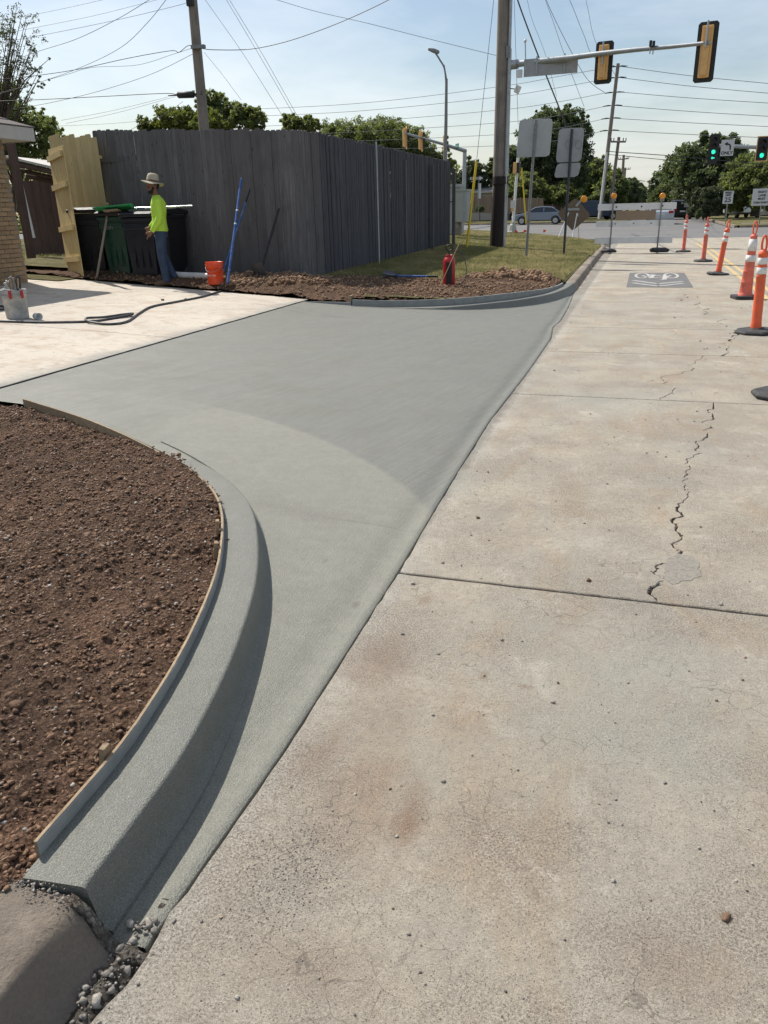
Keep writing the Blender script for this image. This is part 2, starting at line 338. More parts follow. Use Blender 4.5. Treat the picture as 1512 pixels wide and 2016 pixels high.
    M['bluepole'] = simple('blue_enamel', (.02, .085, .30), .35, dirt=.5, ds=14, dirtcol=(.3, .33, .38))
    M['darksteel'] = simple('dark_steel', (.06, .065, .075), .5, .5, dirt=.5, ds=14)
    M['green_bright'] = simple('green_float', (.03, .27, .09), .5, dirt=.4)
    M['darksteel2'] = simple('worn_shovel_steel', (.12, .125, .13), .5, .3, dirt=.6, ds=12)
    M['red'] = simple('red_tank_paint', (.42, .018, .022), .35, dirt=.45, ds=9, dirtcol=(.2, .03, .03))
    M['brass'] = simple('brass_wand', (.70, .52, .33), .35, .7)
    M['zinc'] = simple('cement_smeared_bucket', (.30, .31, .31), .75, dirt=.95, ds=9, dirtcol=(.56, .55, .52), bump=.4)
    M['pvc'] = simple('white_pvc', (.62, .62, .60), .4, dirt=.5, ds=6)
    M['yguard'] = simple('yellow_guy_guard', (.72, .52, .03), .4, dirt=.2)
    M['wire'] = simple('cable', (.035, .035, .038), .6)
    M['wirelight'] = simple('aluminium_cable', (.16, .165, .175), .5)
    M['skin'] = simple('skin', (.20, .095, .055), .6, dirt=.2)
    M['hair'] = simple('dark_hair', (.012, .009, .008), .8, bump=.6, bs=120)
    M['hivis'] = simple('hivis_fabric', (.46, .70, .07), .85, dirt=.35, ds=5, bump=.5, bs=22, dirtcol=(.36, .58, .03))
    M['denim'] = simple('denim', (.030, .048, .085), .9, dirt=.5, ds=7, bump=.5, bs=40, dirtcol=(.08, .12, .20))
    M['boot'] = simple('boot_leather', (.14, .08, .05), .8, dirt=.6)
    M['straw'] = simple('straw_hat', (.42, .37, .27), .9, dirt=.4, ds=20, bump=.6, bs=90)
    M['tan_ply'] = simple('tan_plywood', (.30, .22, .15), .8, dirt=.3, ds=3)
    M['ply_back'] = simple('brown_sign_back', (.17, .125, .085), .8, dirt=.3, ds=3)
    M['flag'] = simple('orange_flag', (.9, .12, .03), .7)
    M['pebble'] = None
    for nm, a, b in (('pebble', (.44, .33, .26), (.17, .11, .08)), ('lightpebble', (.52, .48, .42), (.28, .25, .22)), ('greypebble', (.38, .35, .31), (.17, .155, .14)), ('clod', (.31, .19, .122), (.125, .077, .050)), ('strawbit', (.42, .33, .22), (.24, .17, .11))):
        t = NT(nm, 'pos'); c = t.mix(t.island(), a, b); c = t.mix(t.ramp(t.noise(120, 3), .35, .65, .4, 0), c, tuple(x*.5 for x in b))
        M[nm] = t.done(c, .9, t.bump(t.noise(150, 3), .6, .006), 0, .2)
    M['leafA'] = m_leaf('leaves_mid_green', (.125, .160, .066), (.19, .23, .105), .5)
    M['leafB'] = m_leaf('leaves_dark_green', (.078, .108, .060), (.125, .158, .085), .46)
    M['leafC'] = m_leaf('leaves_yellow_green', (.105, .135, .035), (.15, .17, .05), .4)
    M['leafD'] = m_leaf('leaves_grey_green', (.060, .080, .045), (.095, .115, .065), .3)
    M['bark'] = m_wood('bark', (.13, .10, .08), (.07, .055, .045), (12, 12, 3), 0, 1, False)
    M['glass'] = simple('car_glass', (.02, .025, .03), .08, dirt=.1, spec=.8)
    for n_, c_ in (('car_blue', (.20, .235, .28)), ('car_black', (.012, .013, .018)), ('car_silver', (.42, .45, .48)), ('car_white', (.60, .60, .57)), ('car_navy', (.03, .045, .085))):
        t = NT(n_); M[n_] = t.done(c_, .3, None, .3, .6)
    M['rim'] = simple('wheel_rim', (.45, .45, .46), .35, .8); M['tail'] = simple('tail_lamp', (.35, .02, .02), .3)
    M['headlamp'] = simple('head_lamp', (.6, .6, .6), .15)
    M['stucco'] = simple('pale_siding', (.48, .45, .40), .9); M['greyroof'] = simple('grey_roof', (.24, .24, .25), .95, dirt=.5, ds=8)
mk()

# ---------------------------------------------------------------- mesh helpers
class MB:
    def __init__(s): s.v = []; s.f = []; s.s = []
    def add(s, vs, fs, smooth=False):
        o = len(s.v); s.v += [tuple(v) for v in vs]; s.f += [tuple(i+o for i in f) for f in fs]; s.s += [smooth]*len(fs); return s
    def box(s, c, d, rot=None, taper=None):
        hx, hy, hz = d[0]/2, d[1]/2, d[2]/2; tx = taper or (1, 1)
        vs = [Vector((x*hx*(tx[0] if z > 0 else 1), y*hy*(tx[1] if z > 0 else 1), z*hz)) for z in (-1, 1) for x, y in ((-1, -1), (1, -1), (1, 1), (-1, 1))]
        if rot is not None: vs = [rot @ v for v in vs]
        c = Vector(c); vs = [v+c for v in vs]
        return s.add(vs, [(3, 2, 1, 0), (4, 5, 6, 7), (0, 1, 5, 4), (1, 2, 6, 5), (2, 3, 7, 6), (3, 0, 4, 7)])
    def cyl(s, a, b, r0, r1=None, n=12, cap=True):
        a, b = Vector(a), Vector(b); r1 = r0 if r1 is None else r1
        q = (b-a).to_track_quat('Z', 'Y'); vs = []
        for p, r in ((a, r0), (b, r1)):
            vs += [p+q @ Vector((r*math.cos(2*math.pi*i/n), r*math.sin(2*math.pi*i/n), 0)) for i in range(n)]
        s.add(vs, [(i, (i+1) % n, n+(i+1) % n, n+i) for i in range(n)], True)
        if cap: s.add(vs[:n], [tuple(range(n-1, -1, -1))]); s.add(vs[n:], [tuple(range(n))])
        return s
    def tube(s, pts, r, n=8, cap=True):
        pts = [Vector(p) for p in pts]; rs = r if isinstance(r, (list, tuple)) else [r]*len(pts); vs = []
        prev = None
        for i, p in enumerate(pts):
            t = (pts[min(i+1, len(pts)-1)]-pts[max(i-1, 0)]).normalized()
            if prev is None:
                u = t.orthogonal().normalized()
            else:
                u = (prev-t*prev.dot(t)); u = u.normalized() if u.length > 1e-6 else t.orthogonal().normalized()
            prev = u; w = t.cross(u)
            vs += [p+rs[i]*(u*math.cos(2*math.pi*k/n)+w*math.sin(2*math.pi*k/n)) for k in range(n)]
        m = len(pts)
        s.add(vs, [(j*n+k, j*n+(k+1) % n, (j+1)*n+(k+1) % n, (j+1)*n+k) for j in range(m-1) for k in range(n)], True)
        if cap: s.add(vs[:n], [tuple(range(n-1, -1, -1))]); s.add(vs[-n:], [tuple(range(n))])
        return s
    def lathe(s, prof, n=20, c=(0, 0, 0), sx=1, sy=1, fn=None, smooth=True):
        vs = []
        for r, z in prof:
            for k in range(n):
                a = 2*math.pi*k/n; v = Vector((r*math.cos(a)*sx+c[0], r*math.sin(a)*sy+c[1], z+c[2]))
                if fn: v = fn(v, a, r)
                vs.append(v)
        m = len(prof)
        s.add(vs, [(j*n+k, j*n+(k+1) % n, (j+1)*n+(k+1) % n, (j+1)*n+k) for j in range(m-1) for k in range(n)], smooth)
        return s
    def prism(s, poly, z0, z1, axis='z'):
        def m(x, y, z): return {'z': (x, y, z), 'y': (x, z, y), 'x': (z, x, y)}[axis]
        n = len(poly); vs = [m(x, y, z0) for x, y in poly]+[m(x, y, z1) for x, y in poly]
        return s.add(vs, [tuple(range(n-1, -1, -1)), tuple(range(n, 2*n))]+[(i, (i+1) % n, n+(i+1) % n, n+i) for i in range(n)])
    def mesh(s, name, mat):
        me = bpy.data.meshes.new(name); me.from_pydata(s.v, [], s.f)
        me.polygons.foreach_set('use_smooth', s.s); me.materials.append(M[mat] if isinstance(mat, str) else mat)
        bm = bmesh.new(); bm.from_mesh(me); bmesh.ops.recalc_face_normals(bm, faces=bm.faces); bm.to_mesh(me); bm.free()
        return me
    def build(s, name, mat, parent=None, world=False, loc=None, rot=None, bevel=0):
        if world and parent is not None:
            o = root_loc(parent); s.v = [(v[0]-o.x, v[1]-o.y, v[2]-o.z) for v in s.v]
        return link(name, s.mesh(name, mat), parent, loc, rot, bevel)
def root_loc(p):
    l = Vector(p.location)
    while p.parent: p = p.parent; l = l+Vector(p.location)
    return l
def link(name, me, parent=None, loc=None, rot=None, bevel=0):
    o = bpy.data.objects.new(name, me); C.objects.link(o)
    if parent is not None: o.parent = parent
    if loc is not None: o.location = loc
    if rot is not None: o.rotation_euler = rot
    if bevel:
        b = o.modifiers.new('bevel', 'BEVEL'); b.width = bevel; b.segments = 2; b.limit_method = 'ANGLE'
    return o
def tag(o, label, cat, group=None):
    o['label'] = label; o['category'] = cat
    if group: o['group'] = group
    return o
def thing(name, label, cat, loc=(0, 0, 0), rz=0, group=None, rot=None):
    o = bpy.data.objects.new(name, None); C.objects.link(o); o.location = loc
    o.rotation_euler = rot if rot else (0, 0, rz); o.empty_display_size = .2
    return tag(o, label, cat, group)
def struct(o): o['kind'] = 'structure'; return o
def stuff(o, label=None, cat=None):
    o['kind'] = 'stuff'
    if label: o['label'] = label
    if cat: o['category'] = cat
    return o
def dup(root, loc, rot=None, label=None, parent=None):
    r = root.copy(); C.objects.link(r); r.location = loc
    if rot is not None: r.rotation_euler = rot
    if label: r['label'] = label
    for ch in list(root.children):
        c = ch.copy(); C.objects.link(c); c.parent = r
        for g in list(ch.children):
            d = g.copy(); C.objects.link(d); d.parent = c
    return r
def grid_mesh(name, mat, X, Y, Z, keep=None, smooth=True):
    """X,Y,Z 2-D arrays"""
    ny, nx = X.shape; me = bpy.data.meshes.new(name)
    co_ = np.stack([X, Y, Z], -1).reshape(-1, 3)
    i = np.arange(ny*nx).reshape(ny, nx)
    q = np.stack([i[:-1, :-1], i[:-1, 1:], i[1:, 1:], i[1:, :-1]], -1).reshape(-1, 4)
    if keep is not None:
        k = (keep[:-1, :-1] & keep[:-1, 1:] & keep[1:, 1:] & keep[1:, :-1]).reshape(-1); q = q[k]
    me.vertices.add(len(co_)); me.vertices.foreach_set('co', co_.astype(np.float32).ravel())
    me.loops.add(len(q)*4); me.loops.foreach_set('vertex_index', q.astype(np.int32).ravel())
    me.polygons.add(len(q)); me.polygons.foreach_set('loop_start', np.arange(0, len(q)*4, 4, dtype=np.int32))
    me.polygons.foreach_set('use_smooth', np.full(len(q), smooth))
    me.update(calc_edges=True); me.validate(); me.materials.append(M[mat]); return me
def soup(name, mat, verts, k, smooth=False):
    """verts (n,k,3): n separate k-gons"""
    n = len(verts); me = bpy.data.meshes.new(name)
    me.vertices.add(n*k); me.vertices.foreach_set('co', verts.astype(np.float32).ravel())
    me.loops.add(n*k); me.loops.foreach_set('vertex_index', np.arange(n*k, dtype=np.int32))
    me.polygons.add(n); me.polygons.foreach_set('loop_start', np.arange(0, n*k, k, dtype=np.int32))
    me.update(calc_edges=True); me.materials.append(M[mat] if isinstance(mat, str) else mat); return me
rng = np.random.default_rng(11)
def vnoise(X, Y, seed=0):
    r = np.random.default_rng(seed); t = r.random((256, 256))
    xi = np.floor(X).astype(int); yi = np.floor(Y).astype(int); fx = X-xi; fy = Y-yi
    fx = fx*fx*(3-2*fx); fy = fy*fy*(3-2*fy)
    a = t[xi % 256, yi % 256]; b = t[(xi+1) % 256, yi % 256]; c = t[xi % 256, (yi+1) % 256]; d = t[(xi+1) % 256, (yi+1) % 256]
    return (a*(1-fx)+b*fx)*(1-fy)+(c*(1-fx)+d*fx)*fy-.5
def fbm(X, Y, f, oct_=4, g=.55, seed=0):
    z = 0; a = 1
    for k in range(oct_): z = z+a*vnoise(X*f+k*17.3, Y*f-k*9.1, seed+k); f *= 2.03; a *= g
    return z
_ic = None
def rocks(name, mat, P, S, flat=.7, seed=1, low=False):
    """P (n,3) centres, S (n,) radii: low irregular stones in one mesh"""
    global _ic
    if _ic is None:
        bm = bmesh.new(); bmesh.ops.create_icosphere(bm, subdivisions=1, radius=1); bm.verts.ensure_lookup_table()
        _ic = (np.array([v.co[:] for v in bm.verts]), np.array([[v.index for v in f.verts] for f in bm.faces])); bm.free()
    V0, F0 = _ic
    if low: V0 = np.array([(1, 0, 0), (-1, 0, 0), (0, 1, 0), (0, -1, 0), (0, 0, 1), (0, 0, -1)], float); F0 = np.array([(0, 2, 4), (2, 1, 4), (1, 3, 4), (3, 0, 4), (2, 0, 5), (1, 2, 5), (3, 1, 5), (0, 3, 5)])
    r = np.random.default_rng(seed); n = len(P)
    sc3 = r.uniform(.65, 1.35, (n, 1, 3)); sc3[..., 2] *= flat
    V = (V0[None]*(1+r.uniform(-.30, .30, (n, len(V0), 1)))+r.uniform(-.22, .22, (n, len(V0), 3)))*sc3*np.asarray(S)[:, None, None]
    a = r.uniform(0, 6.28, n); ca, sa = np.cos(a)[:, None], np.sin(a)[:, None]
    x, y = V[..., 0]*ca-V[..., 1]*sa, V[..., 0]*sa+V[..., 1]*ca
    V = np.stack([x, y, V[..., 2]], -1)+np.asarray(P)[:, None, :]
    Fc = (F0[None]+(np.arange(n)*len(V0))[:, None, None]).reshape(-1, 3)
    me = bpy.data.meshes.new(name); me.vertices.add(V.shape[0]*V.shape[1]); me.vertices.foreach_set('co', V.astype(np.float32).ravel())
    me.loops.add(len(Fc)*3); me.loops.foreach_set('vertex_index', Fc.astype(np.int32).ravel())
    me.polygons.add(len(Fc)); me.polygons.foreach_set('loop_start', np.arange(0, len(Fc)*3, 3, dtype=np.int32))
    me.update(calc_edges=True); me.materials.append(M[mat])
    return link(name, me)
def smooth_path(pts, n):
    pts = [Vector(p) for p in pts]; out = []
    P = [pts[0]*2-pts[1]]+pts+[pts[-1]*2-pts[-2]]
    for i in range(1, len(P)-2):
        a, b, c, d = P[i-1], P[i], P[i+1], P[i+2]
        for k in range(n):
            t = k/n; out.append(.5*((2*b)+(c-a)*t+(2*a-5*b+4*c-d)*t*t+(3*b-a-3*c+d)*t**3))
    out.append(pts[-1]); return out
def text(s, size, mat, parent, loc, rot, name='lettering', ext=.002, align='CENTER', bold=0.0):
    cu = bpy.data.curves.new(name, 'FONT'); cu.body = s; cu.size = size; cu.align_x = align; cu.align_y = 'CENTER'; cu.extrude = ext; cu.offset = bold
    o = bpy.data.objects.new(name, cu); dg = bpy.context.evaluated_depsgraph_get(); C.objects.link(o); dg.update()
    me = bpy.data.meshes.new_from_object(o.evaluated_get(bpy.context.evaluated_depsgraph_get())); bpy.data.objects.remove(o)
    me.materials.clear(); me.materials.append(M[mat]); return link(name, me, parent, loc, rot)
def hdv(X): return .05*np.clip(-.95-X, 0, 11)

# ================================================================ GROUND
g = grid_mesh('ground', 'lawn', *np.meshgrid(np.linspace(-900, 900, 41), np.linspace(-60, 1500, 41), indexing='xy'), np.full((41, 41), -.16))
struct(link('ground', g))

SEAM = [(-3, -.93), (0.2, -.92), (1.07, -.91), (1.69, -.895), (2.93, -.912), (4.09, -.95), (5.6, -.985), (7.58, -.955), (9.6, -.96), (10.6, -1.035), (11.2, -1.0), (12.8, -1.03), (15.1, -1.13), (17.2, -1.19), (27, -1.19), (39, -1.19)]
def seam(y): return float(np.interp(y, [a for a, b in SEAM], [b for a, b in SEAM]))
def wig(a, f=1., s=0): return noise.noise(Vector((a*f, s*7.3, 1.7)))
# --- the street: concrete slabs parted by joints and the long crack
street = bpy.data.objects.new('street', grid_mesh('street', 'subbase', *np.meshgrid(np.linspace(-2.2, 7, 4), np.linspace(-3, 39.2, 8)), np.full((8, 4), -.030)))
C.objects.link(street); struct(street)
def jag(pts, amp, depth=4, seed=0):
    r = random.Random(seed); p = [Vector((a.x, a.y, 0)) for a in pts]
    for k in range(depth):
        q = []
        for a, b in zip(p, p[1:]):
            d = b-a; m = (a+b)/2+Vector((-d.y, d.x, 0))*r.uniform(-amp, amp); q += [a, m]
        q.append(p[-1]); p = q
    return p
def slab(poly, name='slab', mat='road', parent=street, top=0., depth=.05, ch=.004, zf=None):
    """poly counter-clockwise (x,y); chamfered top"""
    n = len(poly); P = [Vector((x, y, 0)) for x, y in poly]; inn = []
    for i in range(n):
        a, b, c = P[i-1], P[i], P[(i+1) % n]
        t = ((b-a).normalized()+(c-b).normalized()); t = t.normalized() if t.length > 1e-5 else (c-b).normalized()
        inn.append(b+Vector((-t.y, t.x, 0))*ch)
    zt = zf or (lambda x, y: top)
    vs = [(p.x, p.y, zt(p.x, p.y)-depth) for p in P]+[(p.x, p.y, zt(p.x, p.y)-ch) for p in P]+[(p.x, p.y, zt(p.x, p.y)) for p in inn]
    fs = [(i, (i+1) % n, n+(i+1) % n, n+i) for i in range(n)]+[(n+i, n+(i+1) % n, 2*n+(i+1) % n, 2*n+i) for i in range(n)]+[tuple(range(2*n, 3*n))]
    me = bpy.data.meshes.new(name); me.from_pydata(vs, [], fs)
    bm = bmesh.new(); bm.from_mesh(me); bmesh.ops.triangulate(bm, faces=[f for f in bm.faces if len(f.verts) > 4]); bm.to_mesh(me); bm.free()
    me.materials.append(M[mat]); return link(name, me, parent)
JY = [-3.0, -.75, 2.945, 6.565, 8.72, 10.62, 14.84, 18.5, 22.2, 25.9, 29.6, 33.3, 36.6, 39.0]
def G2(l): return [G(x, y) for x, y in l]
CR = {2: [(1296, 1180), (1308, 1143), (1293, 1113), (1325, 1071), (1335, 1048), (1346, 1015), (1333, 1000), (1346, 985), (1348, 961), (1355, 943), (1354, 917), (1358, 902), (1376, 878), (1370, 869), (1403, 842), (1403, 816), (1409, 804)],
      3: [(1303, 790), (1305, 755), (1310, 740), (1366, 725), (1385, 702)],
      4: [(1419, 697), (1412, 676), (1445, 667), (1449, 652)],
      5: [(1447, 646), (1418, 631), (1395, 608), (1377, 596), (1351, 579)],
      6: [(1380, 577), (1335, 566), (1310, 545), (1266, 531)]}
GAPW = {2: .006, 3: .003, 4: .010, 5: .016, 6: .016}
crack_pts = []
for i in range(len(JY)-1):
    y0, y1 = JY[i], JY[i+1]; g_ = .0085 if i < 3 else .008
    a, b = y0+g_, y1-g_
    def edge_h(x0, x1, y, s, n=40):     # ragged horizontal edge
        return [(x0+(x1-x0)*k/n, y+.0045*wig(x0+(x1-x0)*k/n, 14, s)+.0025*wig(x0+(x1-x0)*k/n, 60, s)) for k in range(n+1)]
    ys = [a+(b-a)*k/24 for k in range(25)]
    ys = [a+(b-a)*k/60 for k in range(61)]; left = [(seam(y)+.010+.006*wig(y, 9, 3)+.004*wig(y, 31, 4)+(.030*wig(y, 14, 6)-.004 if y < 1.1 else 0), y) for y in ys]
    if i in CR:
        c = jag(G2(CR[i]), .22, 3, i); c = [p for p in c]
        c[0].y = a; c[-1].y = b
        c = [Vector((p.x, min(max(p.y, a), b), 0)) for p in c]
        crack_pts += [(p, GAPW[i]) for p in c]
        L = [(p.x-GAPW[i]*max(.10, .4+2.4*wig(p.y, 9, 9)+1.2*wig(p.y, 40, 19)), p.y) for p in c]
        Rr = [(p.x+GAPW[i]*max(.10, .4+2.6*wig(p.y, 8, 12)+1.2*wig(p.y, 37, 29)), p.y) for p in c]
        slab(edge_h(left[0][0], L[0][0], a, 1)[:-1]+L+edge_h(L[-1][0], left[-1][0], b, 2)[1:-1]+left[::-1][:-1])
        slab(edge_h(Rr[0][0], 2.12, a, 1)[:-1]+[(2.12, a), (2.12, b)]+edge_h(2.12, Rr[-1][0], b, 2)[1:-1]+Rr[::-1][:-1])
    else:
        slab(edge_h(left[0][0], 2.12, a, 1)+edge_h(2.12, left[-1][0], b, 2)[:-1]+left[::-1][:-1])
    slab([(2.135, a), (5.4, a), (5.4, b), (2.135, b)])
# cement patch beside the crack
pp = [(600, 1510), (660, 1525), (705, 1535), (745, 1590), (735, 1610), (757, 1645), (735, 1672), (690, 1690), (620, 1695), (560, 1712), (545, 1700), (510, 1655), (520, 1600), (548, 1540)]
pj = jag([G(x/3.36+1150, y/3.36+640) for x, y in pp]+[G(600/3.36+1150, 1510/3.36+640)], .18, 2, 5)[:-1]
M['patch'] = simple('grey_patch', (.255, .235, .20), .9, dirt=1.0, ds=55, bump=1., bs=160, coord='pos')
MB().prism([(p.x+.01, p.y) for p in pj][::-1], .0002, .0018).build('patch', 'patch', street)
# asphalt cross street and far street
def ysl(X, Y): return .004*np.clip(-X-3, 0, 8)
XX, YY = np.meshgrid(np.array([-160, -60, -30, -16, -11, -7, -3, -1.3]), np.linspace(53.2, 73.6, 6))
struct(link('cross_street', grid_mesh('cross_street', 'asphalt', XX, YY, ysl(XX, YY)-.002)))
XX, YY = np.meshgrid(np.array([-120, -60, -30, -16, -11, -7, -3, 0, 6, 20, 60, 120.]), np.linspace(39.0, 53.2, 6))
struct(link('cross_street', grid_mesh('cross_street', 'asphalt', XX, YY, ysl(XX, YY)-.002)))
XX, YY = np.meshgrid(np.linspace(-1.3, 5.0, 4), np.linspace(53.2, 700, 12))
struct(link('far_street', grid_mesh('far_street', 'asphalt', XX, YY, XX*0-.004)))
# street markings: worn double yellow line
cl = bpy.data.objects.new('yellow_centre_line', None)
line_ = MB()
for x in (2.02, 2.22):
    y = 9.0
    while y < 33:
        line_.box((x, y+.9, .004), (.085, 1.8, .003)); y += 1.802
o = line_.build('yellow_centre_line', 'yellowmark'); struct(o)
# stop line shadow-like dark seams on asphalt

# --- fresh concrete apron
BN = [T(x, y, .09) for x, y in [(130, 1608), (190, 1540), (270, 1420), (340, 1310), (395, 1210), (430, 1120), (445, 1040), (437, 985), (410, 940), (370, 900), (300, 860), (170, 815), (45, 790)]]
BN = [Vector((-1.195, .98, 0)), Vector((-1.205, 1.2, 0)), Vector((-1.225, 1.45, 0)), Vector((-1.29, 1.78, 0)), Vector((-1.38, 2.1, 0)), Vector((-1.51, 2.46, 0)), Vector((-1.70, 2.85, 0)), Vector((-1.90, 3.18, 0)), Vector((-2.15, 3.48, 0)), Vector((-2.46, 3.76, 0)), Vector((-2.90, 4.05, 0)), Vector((-3.65, 4.42, 0)), Vector((-4.42, 4.70, 0))]
BN = smooth_path(BN, 6)
bnx = [p.x for p in BN][::-1]; bny = [p.y for p in BN][::-1]
BF = [Vector((-1.30, 15.6, 0)), Vector((-1.36, 14.45, 0)), Vector((-1.55, 13.35, 0)), Vector((-1.95, 12.45, 0)), Vector((-2.55, 11.78, 0)), Vector((-3.25, 11.5, 0)), Vector((-4.12, 11.32, 0))]
BF = smooth_path(BF, 6)
bfx = [p.x for p in BF][::-1]; bfy = [p.y for p in BF][::-1]
def yn(x): return 4.705+.02*(-4.42-x) if x < -4.42 else float(np.interp(x, bnx, bny))
def yf(x): return 11.32+.10*(-4.12-x) if x < -4.12 else float(np.interp(x, bfx, bfy))
xs = sorted(set([-4.965]+[round(-.935-.0*k-.03*k, 4) for k in range(0, 20)]+list(np.linspace(-1.5, -4.965, 50).round(4))))
xs = [x for x in xs if x <= -.93]
ap_v, ap_f = [], []
N = 90
for x in xs:
    a = yn(x) if x < -1.195 else 1.0; b = yf(x) if x < -1.30 else 15.9
    for k in range(N+1):
        y = a+(b-a)*k/N; xx = x
        if x > -1.2: xx = x+(seam(y)-(-.935))*max(0, (x+1.2)/.265)
        ap_v.append((xx, y, hd(x)-(.012*math.exp(-((x+1.02)/.06)**2) if y > 0 else 0)))
for i in range(len(xs)-1):
    for k in range(N): ap_f.append((i*(N+1)+k, (i+1)*(N+1)+k, (i+1)*(N+1)+k+1, i*(N+1)+k+1))
# a rounded lip along the seam
n0 = len(ap_v)
for k in range(N+1):
    v = ap_v[(len(xs)-1)*(N+1)+k]; ap_v.append((v[0]+.004, v[1], v[2]-.006)); ap_v.append((v[0]+.005, v[1], v[2]-.05))
for k in range(N):
    a = (len(xs)-1)*(N+1)+k; b = n0+2*k
    ap_f += [(a, b, b+2, a+1), (b, b+1, b+3, b+2)]
me = bpy.data.meshes.new('fresh_apron'); me.from_pydata(ap_v, [], ap_f); me.polygons.foreach_set('use_smooth', [True]*len(ap_f)); me.materials.append(M['fresh'])
apron = link('driveway_apron', me); struct(apron)
# --- bleached driveway slabs beyond
dw = bpy.data.objects.new('driveway', grid_mesh('driveway', 'subbase', *np.meshgrid(np.linspace(-16, -4.9, 5), np.linspace(1, 12.6, 4)), np.zeros((4, 5))))
X_, Y_ = np.meshgrid(np.linspace(-16, -4.9, 5), np.linspace(1, 12.6, 4))
dw.data = grid_mesh('driveway', 'subbase', X_, Y_, hdv(X_)-.03); C.objects.link(dw); struct(dw)
def dslab(x0, x1, y0, y1, s):
    n = 60
    e1 = [(x1-.012+.014*wig(y0+(y1-y0)*k/n, 4, s)+.006*wig(y0+(y1-y0)*k/n, 19, s) if x1 > -5.1 else x1, y0+(y1-y0)*k/n) for k in range(n+1)]
    m = 14
    bot = [(x0+(x1-x0)*k/m, y0) for k in range(m)]
    yt = (lambda x: y1+.135*(x1-x) if y1 > 9 else y1)
    top = [(x1+(x0-x1)*k/m, yt(x1+(x0-x1)*k/m)+(.03*wig(k, .9, 5) if y1 > 9 else 0)) for k in range(1, m+1)]
    return slab(bot+e1+top, 'slab', 'white_slab', dw, ch=.005, zf=lambda x, y: hd(x)+.004)
dslab(-10.2, -4.975, 7.74, 11.72, 1); dslab(-10.2, -4.975, 1.0, 7.725, 2); dslab(-15.8, -10.22, 1.0, 7.725, 3); dslab(-15.8, -10.22, 7.74, 12.2, 3)

# --- kerbs
def sweep(path, prof_fn, close=False):
    """path list of Vector xy; prof_fn(s01,p) -> [(offset,z)]; offset to the right of travel"""
    n = len(path); L = [0]
    for a, b in zip(path, path[1:]): L.append(L[-1]+(b-a).length)
    vs, k = [], 0
    for i, p in enumerate(path):
        t = (path[min(i+1, n-1)]-path[max(i-1, 0)]).normalized(); nr = Vector((t.y, -t.x, 0))
        pr = prof_fn(L[i]/L[-1], p); k = len(pr)
        vs += [(p.x+nr.x*o, p.y+nr.y*o, z) for o, z in pr]
    fs = [(i*k+j, (i+1)*k+j, (i+1)*k+j+1, i*k+j+1) for i in range(n-1) for j in range(k-1)]
    fs += [tuple(range(k)), tuple(range((n-1)*k, n*k))[::-1]]
    return vs, fs
def sweep_obj(name, path, prof_fn, mat, parent=None, origin=None):
    vs, fs = sweep(path, prof_fn)
    if parent is not None and origin is None: origin = root_loc(parent)
    if origin is not None: vs = [(v[0]-origin[0], v[1]-origin[1], v[2]-origin[2]) for v in vs]
    m = MB(); m.add(vs, fs, True); me = m.mesh(name, mat)
    me.set_sharp_from_angle(angle=R(42)); return link(name, me, parent)
WC = .150
def kerb_prof(Hf, w=WC, face=.020, zb=None):
    def fn(s, p):
        H = Hf(s, p); zb_ = hd(p.x+.1)-.004 if zb is None else zb(p)
        c = min(.009, H*.3); j = .0012*wig(p.x*9+p.y*9, 3, 2)
        return [(0, zb_-.12), (0, zb_+H+j), (w*.5, zb_+H-.002+j), (w-c*1.3, zb_+H-.005+j), (w-c*.5, zb_+H-.005-c*.22), (w, zb_+H-.006-c*.8), (w+face*.35*H/.12, zb_+H*.62), (w+face*.75*H/.12, zb_+H*.22), (w+face*H/.12+.002, zb_+.014), (w+face*H/.12+.009, zb_+.004), (w+face*H/.12+.022, zb_+.0005), (w+face*H/.12+.026, zb_-.05)]
    return fn
def smooth01(t): t = max(0, min(1, t)); return t*t*(3-2*t)
def Hn(s, p): return .003+.127*(1-smooth01((-1.22-p.x)/1.65))
kerbN = thing('fresh_kerb', 'fresh grey green concrete kerb curving round the bare soil in the foreground', 'kerb', (-1.2, 1.0, 0))
pth = [Vector((-1.192, .985, 0))]+BN[1:int(len(BN)*.86)]
sweep_obj('kerb_body', pth, kerb_prof(Hn), 'fresh_curb', kerbN)
# form board behind it
fb = thing('form_board', 'thin curved pale timber form board standing between near soil and fresh kerb', 'board', (-1.2, 1.0, 0))
def bprof(s, p):
    z = hd(p.x)+Hn(s, p)+.030+.012*smooth01((s-.55)/.3)+.0025*wig(s, 60, 3)
    return [(-.0125, hd(p.x)-.05), (-.0125, z), (-.0035, z+.001), (-.0035, hd(p.x)-.05)]
def cprof(s, p):
    z = hd(p.x)+Hn(s, p)+.030+.012*smooth01((s-.55)/.3)+.0025*wig(s, 60, 3)
    return [(-.0034, hd(p.x)-.05), (-.0034, z-.001), (-.0006, z-.004), (-.0006, hd(p.x)-.05)]
BNs = [Vector((-1.197, 1.05, 0))]+[q for q in BN if q.y > 1.07]
sweep_obj('board', BNs, bprof, 'formwood', fb)
sweep_obj('cement_coating', BNs[:int(len(BNs)*.9)], cprof, 'formgrey', fb)
